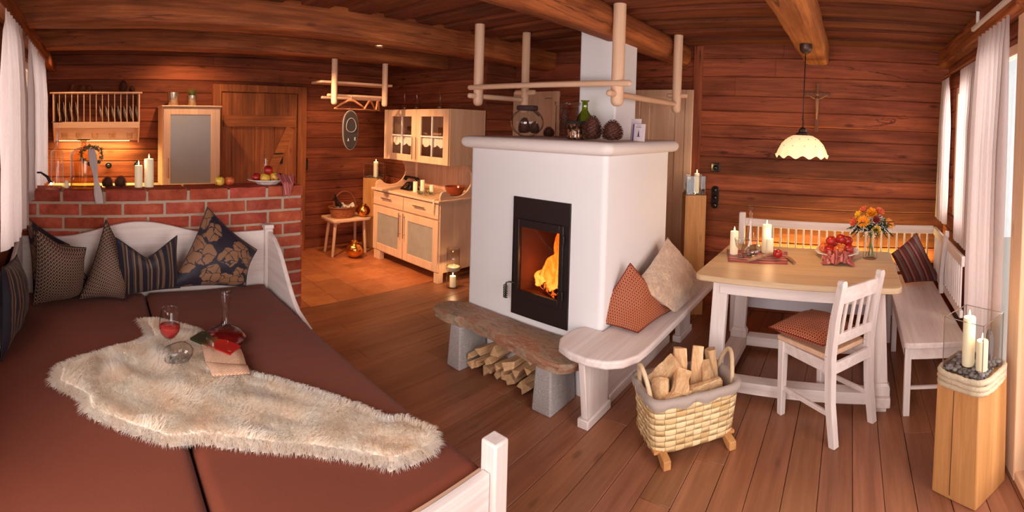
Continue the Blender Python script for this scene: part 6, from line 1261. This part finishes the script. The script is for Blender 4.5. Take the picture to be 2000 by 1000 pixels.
for y0, y1, hs in ((UY0 + .005, 4.235, 1), (4.24, UY1 - .08, -1)):
    mb = MB(); w = .082; mb.box((UX, y0, UZ0 + .005), (UX + .022, y0 + w, UZ1 - .004)); mb.box((UX, y1 - w, UZ0 + .005), (UX + .022, y1, UZ1 - .004)); mb.box((UX, y0 + w, UZ0 + .005), (UX + .022, y1 - w, UZ0 + w)); mb.box((UX, y0 + w, UZ1 - w), (UX + .022, y1 - w, UZ1 - .004)); d = mb.build('door', pine('Z'), dr, bevel=.003); yc = (y0 + y1) / 2
    mb = MB(); mb.box((UX + .002, yc - .008, UZ0 + w), (UX + .018, yc + .008, UZ1 - w)); mb.box((UX + .0025, y0 + w, 1.505), (UX + .0175, y1 - w, 1.52)); mb.build('muntin', white('Z'), d); MB().box((UX + .009, y0 + w - .003, UZ0 + w - .003), (UX + .012, y1 - w + .003, UZ1 - w + .003)).build('pane', M_PANE, d)
    yh = y1 - .03 if hs == 1 else y0 + .03; MB().pole((UX - .025, yh, 1.25), (UX - .025, yh, 1.50), .005, 8).build('handle', M_STEEL, d, smooth='auto')
    n = 60; top = [(UX + .03 + .004 * math.sin(k * .9), y0 + w + (y1 - y0 - 2 * w) * k / n, 1.50) for k in range(n + 1)]; bot = [(p[0], p[1], 1.425 - .03 * abs(math.sin(3 * PI * k / n))) for k, p in enumerate(top)]; mb = MB(); mb.add(top + bot, [(k, k + 1, n + 2 + k, n + 1 + k) for k in range(n)]); mb.build('lace_curtain', lace, d, smooth=True)
for i, (y, z) in enumerate(((4.05, 1.515), (3.85, 1.235), (3.95, 1.235), (4.45, 1.235), (4.62, 1.515))):
    bowlglass('drinking_glass', Vector((3.55, y, z + .001)), [(.03, 0), (.034, .01), (.037, .10)], 'drinking glass in the dresser, ' + ('upper shelf behind the right door', 'lower shelf at the right end', 'lower shelf right of the middle', 'lower shelf behind the left door', 'upper shelf behind the left door')[i], 'glass')
def ontopd(px, x): p = ax(px, 212, x); return Vector((x, p.y, UZ1 + .001))
carafe('carafe', ontopd(790, 3.62), 'slim glass carafe at the left end on top of the dresser', .26, .045); carafe('carafe', ontopd(814, 3.62), 'slim open glass carafe second from the left on top of the dresser', .26, .045, False); carafe('carafe', ontopd(859, 3.55), 'glass carafe with ball stopper at the right on top of the dresser', .20, .04)
p = ontopd(885, 3.55); bowlglass('carafe', p + Vector((0, 0, .035)), [(.02, -.05), (.033, -.03), (.03, .02), (.01, .08), (.012, .11)], 'small glass carafe lying on its side at the right on top of the dresser', 'decanter', (math.radians(90), 0, .3))
# things on the dresser worktop
WZ = .864
c = az(797, 372, WZ); c = Vector((3.48, ax(799, 372, 3.48).y, WZ)); e = empty('telephone', c, 'old black dial telephone on the dresser', 'telephone')
mb = MB(); mb.add([c + Vector(p) for p in ((-.08, -.10, 0), (.09, -.10, 0), (.09, .10, 0), (-.08, .10, 0), (.0, -.06, .09), (.06, -.06, .095), (.06, .06, .095), (.0, .06, .09))], ((0, 3, 2, 1), (4, 5, 6, 7), (0, 1, 5, 4), (1, 2, 6, 5), (2, 3, 7, 6), (3, 0, 4, 7))); mb.build('body', M_BAKE, e, bevel=.015, bseg=3)
MB().tube([c + Vector((.035, -.125, .115)), c + Vector((.035, -.11, .135)), c + Vector((.035, -.06, .145)), c + Vector((.035, .06, .145)), c + Vector((.035, .11, .135)), c + Vector((.035, .125, .115))], [.024, .024, .014, .014, .024, .024], 12).build('handset', M_BAKE, e, smooth='auto'); 
M = Matrix.Translation(c + Vector((-.045, 0, .052))) @ Matrix.Rotation(math.radians(-47), 4, 'Y'); mb = MB(); mb.lathe((0, 0, 0), [(0, .0), (.036, 0), (.036, .008), (.0, .01)], 24); mb.v = [tuple(M @ Vector(v)) for v in mb.v]; dl = mb.build('dial', M_CHROME, e, smooth='auto')
for px, x, r, hh, l, lit in ((811, 3.42, .026, .12, 'left unlit candle on the dresser beside the telephone', 0), (825, 3.46, .025, .145, 'tallest of the three unlit candles on the dresser', 0), (843, 3.5, .024, .10, 'right unlit candle on the dresser', 0)):
    candle(Vector((x, ax(px, 372, x).y, WZ)), r, hh, l, lit=False)
c = Vector((3.38, ax(830, 378, 3.38).y, WZ)); mb = MB(); R = random.Random(4)
for k in range(420):
    t = R.uniform(0, 2 * PI); r = R.uniform(.06, .10); b = c + Vector((math.cos(t) * r * .8, math.sin(t) * r, R.uniform(.004, .03))); d = Vector((R.uniform(-1, 1), R.uniform(-1, 1), R.uniform(0, .7))).normalized() * R.uniform(.015, .03); s = d.cross(Vector((0, 0, 1))).normalized() * .003; mb.add([b - s, b + s, b + d], ((0, 1, 2),), tint=R.uniform(.6, 1.5))
o = mb.build('green_wreath', plain('wreath_green', srgb(92, 100, 62), .8), org=c); tag(o, 'small green leaf wreath lying around the candles on the dresser', 'wreath')
mb = MB(); y0 = ax(848, 388, 3.22).y; mb.grid(lambda u, v: (3.30 - .085 * min(1, v * 2.2) , y0 + .02 * u + .006 * math.sin(9 * v), WZ + .004 + .006 * math.sin(5 * v) - max(0, v - .45) * .24), 2, 24); o = mb.build('ribbon', plain('cream_ribbon', srgb(226, 196, 160), .6), smooth=True); m = o.modifiers.new('t', 'SOLIDIFY'); m.thickness = .0015; tag(o, 'cream ribbon hanging over the dresser drawer', 'ribbon')
c = Vector((3.64, ax(888, 374, 3.64).y, WZ)); e = empty('copper_bowl', c, 'reddish brown bowl with pale dots at the right end of the dresser', 'bowl'); MB().lathe(c, [(.04, 0), (.07, .01), (.10, .05), (.112, .10), (.108, .10), (.094, .05), (.06, .015), (0, .012)], 32).build('body', plain('brown_glaze', srgb(146, 66, 38), .2, .2), e, smooth='auto')
for k in range(26): t = PI * .75 + k * .13 % 1.6; z = .03 + .012 * (k % 5); r = .072 + (.108 - .072) * min(1, (z - .01) / .07); MB().ball(c + Vector((-abs(math.cos(t)) * r, -math.sin(t + 1.3) * r * .9, z)), .0035, 6, 4).build('dot', M_CHINA, e)
# hurricane lantern on the floor
c = Vector((3.31, 3.55, 0)); c = az(884, 561, 0); e = empty('hurricane_glass', c, 'tall glass hurricane lantern with rope ring on the floor beside the dresser', 'lantern'); MB().shell(c, [(.062, 0), (.066, .01), (.066, .13), (.058, .165), (.052, .19), (.062, .215), (.068, .24), (.068, .40)], .002).build('glass', M_GLASS, e, smooth=True)
for k in range(3): MB().tube([c + Vector(((.064 + .004 * k) * math.cos(t), (.064 + .004 * k) * math.sin(t), .185 + .013 * k)) for t in [2 * PI * i / 24 for i in range(24)]], .008, 8, closed=True).build('rope', rmat, e, smooth=True)
candle(c + Vector((0, 0, .006)), .032, .11, 'lit candle inside the hurricane glass on the floor', pw=1.0)
# ------------------------------------------------------------------ corner stool, basket, golden vases, pillar
st = empty('wall_stool', (3.03, 5.22, 0), 'low white bench with splayed legs in the kitchen corner', 'stool'); poly = rounded_rect(2.76, 5.05, 3.31, 5.43, .05); MB().prism([(x, y, .43) for x, y in poly], (0, 0, .035)).build('seat', pine('X'), st, bevel=.008)
for x, y, dx, dy in ((2.83, 5.14, -.035, -.0), (2.86, 5.36, -.03, .05), (3.24, 5.14, .03, -.0), (3.24, 5.36, .03, .04)): MB().pole((x, y, .43), (x + dx, y + dy, .0), .021, 12, r2=.017, round0=False, round1=False).build('leg', pine('Z'), st, smooth='auto'); 
MB().box((2.80, 5.12, .40), (2.88, 5.38, .43)).build('batten', pine('Y'), st, bevel=.003)
SZt = .466; bc = Vector((2.975, 5.22, SZt)); e = empty('wicker_basket', bc, 'reddish oval wicker basket with a high handle on the corner bench seat', 'basket'); M_WIC = weave_mat('wicker_weave', srgb(150, 76, 40), srgb(196, 112, 62), srgb(88, 40, 22), 60, 14)
shellwall((.19, .13), (.15, .10), 0, .125, Matrix.Translation(bc), ex=2, th=.012).build('woven_body', M_WIC, e, smooth='auto'); MB().lathe(bc, [(0, 0), (.145, 0), (.145, .008), (0, .008)], 32).build('bottom', M_WIC, e).scale = (1, 1, 1)
for o in e.children:
    if o.name.startswith('bottom'): o.scale = (1, .68, 1)
MB().tube([bc + Vector((.19 * math.cos(t), .13 * math.sin(t), .128)) for t in [2 * PI * i / 40 for i in range(40)]], .011, 8, closed=True).build('rim', M_WIC, e, smooth=True)
MB().tube([bc + Vector((.16 * math.cos(t) + .02, -.02 + .02 * math.sin(t), .12 + .20 * math.sin(t))) for t in [PI * i / 20 for i in range(21)]], .009, 8).build('handle', M_WIC, e, smooth=True)
def bottle(c, d, label, body, L_=.27, r=.032):
    c = Vector(c); d = Vector(d).normalized(); e = empty('wine_bottle', c, label, 'bottle'); P = [c, c + d * .005, c + d * .15, c + d * .18, c + d * .20, c + d * .265]; MB().tube(P, [r * .9, r, r, r * .7, r * .42, r * .42], 14).build('glass', body, e, smooth='auto'); MB().tube([c + d * .05, c + d * .12], [r * 1.015] * 2, 14, caps=False).build('bottle_label', plain('bottle_paper', srgb(150, 140, 146), .6), e, smooth=True)
DG = plain('dark_bottle_glass', srgb(24, 18, 18), .1); bottle(bc + Vector((-.06, -.05, .06)), (-.25, -.12, .55), 'dark bottle leaning at the left in the wicker basket', DG); bottle(bc + Vector((.0, -.06, .07)), (-.5, -.1, .5), 'dark bottle with pale label in the wicker basket', DG)
cloth('cloth', lambda u, v: tuple(bc + Vector((.02 + .17 * (u - .3) * (1 - .2 * v), .09 * (v - .5) * 2 * (1 - .3 * u), .125 + .035 * math.sin(6 * u + 2) * math.sin(5 * v) + .02 * math.sin(13 * u + 4 * v)))), fabric_plain('grey_white_cloth', srgb(196, 182, 170), srgb(170, 156, 146), 100), 'crumpled pale grey cloth in the wicker basket', 'cloth', 20, 14)
def goldvase(c, r, label):
    c = Vector(c); prof = [(r * .35, .0)] + [(r * math.cos(a), r * .92 + r * .92 * math.sin(a)) for a in [-1.2 + 2.3 * i / 16 for i in range(17)]] + [(r * .42, r * 1.84), (r * .46, r * 1.9), (r * .40, r * 1.9), (r * .36, r * 1.78)]; o = MB().lathe(c, prof, 36).build('golden_vase', M_GOLD, smooth='auto', org=c); tag(o, label, 'vase')
goldvase((3.215, 5.115, SZt), .085, 'golden ball vase on the corner bench beside the wicker basket'); goldvase(az(692, 503, 0), .108, 'larger golden ball vase on the tile floor')
pk = empty('timber_pillar', (3.52, 5.36, 0), 'dark golden timber pillar in the kitchen corner carrying a candle', 'pillar'); M = Matrix.Translation((3.52, 5.36, 0)) @ Matrix.Rotation(.55, 4, 'Z'); MB().box((-.105, -.105, 0), (.105, .105, .92), M=M).build('block', oak('Z'), pk, bevel=.004)
candle((3.52, 5.31, .925), .031, .21, 'lit candle on the timber pillar in the kitchen corner', pw=.8); pebbles(Vector((3.52, 5.36, .92)), .09, .09, .55, 60, 'dark pebbles on the pillar in the kitchen corner', .004, 4); rock((3.60, 5.40, .922), .11, .08, 'dark stone beside the candle in the kitchen corner', 7); glassbox(Vector((3.52, 5.36, .923)), .19, .10, .55, 'faint square glass box on the pillar in the kitchen corner')
# ------------------------------------------------------------------ things on the brick wall
def flaskbottle(name, c, r, h, nr, nh, label, cat, mat=None):
    c = Vector(c); e = empty(name, c, label, cat); MB().shell(c, [(r * .94, 0), (r, .012), (r, h - nh - r * .55), (r * .9, h - nh - r * .3), (r * .6, h - nh - r * .08), (nr * 1.1, h - nh + .01), (nr, h - nh + .03), (nr, h - .008), (nr * 1.25, h)], .003).build('glass', mat or M_GLASS, e, smooth=True); MB().lathe(c + Vector((0, 0, h)), [(0, 0), (nr + .025, 0), (nr + .027, .003), (nr + .025, .006), (0, .006)]).build('lid_disc', plain('rusty_lid', srgb(96, 52, 40), .4, .5), e, smooth='auto'); return e
flaskbottle('glass_bottle', (-.262, 3.40, BT), .047, .46, .012, .19, 'tall slim glass bottle with flat lid at the left end of the brick wall', 'bottle')
flaskbottle('glass_demijohn', (-.075, 3.375, BT), .094, .335, .020, .055, 'wide glass demijohn with flat lid and greenery on the brick wall', 'bottle', glass('amber_clear_glass', (.93, .84, .66), (.6, .5, .35), .06, .75))
c = Vector((-.02, 3.32, BT + .235)); mb = MB(); R = random.Random(14)
for k in range(320):
    t = R.uniform(0, 2 * PI); b = c + Vector((math.cos(t) * .072, -.01 * math.sin(t) - .02, math.sin(t) * .06)) + Vector((R.uniform(-.012, .012), R.uniform(-.012, .012), R.uniform(-.012, .012))); d = Vector((R.uniform(-1, 1), R.uniform(-1, 1), R.uniform(-1, 1))).normalized() * .02; s = d.cross(Vector((0, 1, 0))).normalized() * .004; mb.add([b - s, b + s, b + d], ((0, 1, 2),), tint=R.uniform(.6, 1.6))
o = mb.build('grey_green_wreath', plain('lichen_green', srgb(90, 92, 66), .9)); tag(o, 'small grey-green wreath around the shoulder of the demijohn', 'wreath')
def rib(u, v):
    x = -.02 + .055 * v + .022 * (u - .5) * 2 * (1 + .3 * math.sin(9 * v)); z = BT + .28 - .37 * v; y = 3.30 - .062 * min(1, v * 2) - .004 * math.sin(20 * u + 4 * v) ; return (x, min(y, 3.30), z)
cloth('gauze_ribbon', rib, plain('white_gauze', srgb(206, 190, 186), .9), 'pale gauze ribbon hanging from the demijohn down the brick wall', 'ribbon', 10, 40)
e = bowlglass('tealight_glass', Vector((-.195, 3.36, BT)), [(.016, 0), (.019, .006), (.021, .075)], 'small tealight glass between bottle and demijohn', 'candle holder'); MB().lathe((-.195, 3.36, BT + .002), [(0, 0), (.014, 0), (.014, .05), (0, .05)], 14).build('wax', M_WAX, e)
for px, s, l in ((210, .62, 'pine cone left of the other one on the brick wall'), (235, .66, 'pine cone nearer to the candles on the brick wall')):
    p = az(px, 364, BT); dup(c0, (p.x, 3.40, BT), px, l, (s * 1.15, s * 1.15, s * .8))
candle((.313, 3.39, BT), .028, .155, 'shorter lit candle on the brick wall', pw=.5); candle((.388, 3.40, BT), .034, .20, 'taller lit candle on the brick wall', pw=.5)
carafe('decanter', (1.285, 3.455, BT), 'glass decanter with round stopper behind the apple plate on the brick wall', .25, .045)
p0 = ay(40, 344, 3.40); e = empty('gooseneck_lamp', (-.47, 3.42, BT), 'black gooseneck lamp with glowing tip at the left end of the brick wall', 'lamp'); P = [Vector((-.49, 3.44, BT)), Vector((-.50, 3.43, BT + .10)), ay(60, 337, 3.40), ay(80, 337, 3.38), ay(92, 345, 3.37), ay(99, 357, 3.36)]
MB().tube(P, [.006, .006, .006, .007, .010, .012], 10).build('neck', M_BLACK, e, smooth=True); MB().ball(P[-1] + Vector((.004, -.006, -.006)), .009, 10, 6).build('bulb', plain('white_led', (1, .95, .85, 1), .5, emit=((1, .92, .8, 1), 12)), e, smooth=True); MB().lathe((-.49, 3.44, BT), [(0, 0), (.03, 0), (.03, .008), (0, .012)]).build('base', M_BLACK, e, smooth='auto')
p = az(80, 350, .925); c = Vector((-.30, 4.1, .922)); e = empty('brass_bowl', (-.30, 4.05, .922), 'flat brass bowl on the worktop under the kitchen window', 'bowl'); MB().lathe((-.30, 4.05, .922), [(0, 0), (.06, 0), (.11, .10), (.15, .125), (.15, .13), (.105, .105), (.055, .006), (0, .006)]).build('body', M_GOLD, e, smooth='auto')
# ------------------------------------------------------------------ recessed spots
def spotlamp(c, aim, power, label, ang=1.7, emi=True):
    c = Vector(c); e = empty('recessed_spotlight', c, label, 'spotlight'); MB().lathe(c + Vector((0, 0, -.004)), [(.022, 0), (.034, 0), (.034, .006), (.022, .006)], 24).build('ring', M_STEEL, e, smooth='auto'); MB().lathe(c, [(0, 0), (.022, 0), (.022, .002), (0, .002)], 20).build('bulb', plain('spot_bulb', (1, .85, .6, 1), .5, emit=((1, .72, .42, 1), 25)), e)
    spot('spotlight_beam', c + Vector((0, 0, -.01)), aim, power, (1, .6, .3), ang, .03, .8)
p = ay(748, 78, 3.25); spotlamp((p.x, 3.30, 2.272), (3.2, 4.6, .6), 60, 'tiny bright spotlight under the heavy beam')
spotlamp((1.75, 3.86, CZ - .036), (1.78, 3.9, 0), 55, 'recessed kitchen spotlight closest to the brick wall', 1.1)
spotlamp((1.35, 4.0, CZ - .036), (3.24, 4.35, .85), 520, 'recessed kitchen spotlight aimed at the dresser', .95)
spotlamp((2.75, 4.9, CZ - .036), (2.95, 5.3, .4), 60, 'recessed spotlight over the kitchen corner', 1.8)
spotlamp((.95, 4.85, CZ - .036), (1.1, 5.6, 1.3), 60, 'recessed spotlight in front of the pale cupboard', 2.0)
spotlamp((-.15, 4.85, CZ - .036), (-.3, 4.95, 0), 60, 'recessed spotlight beside the kitchen window', 2.2)
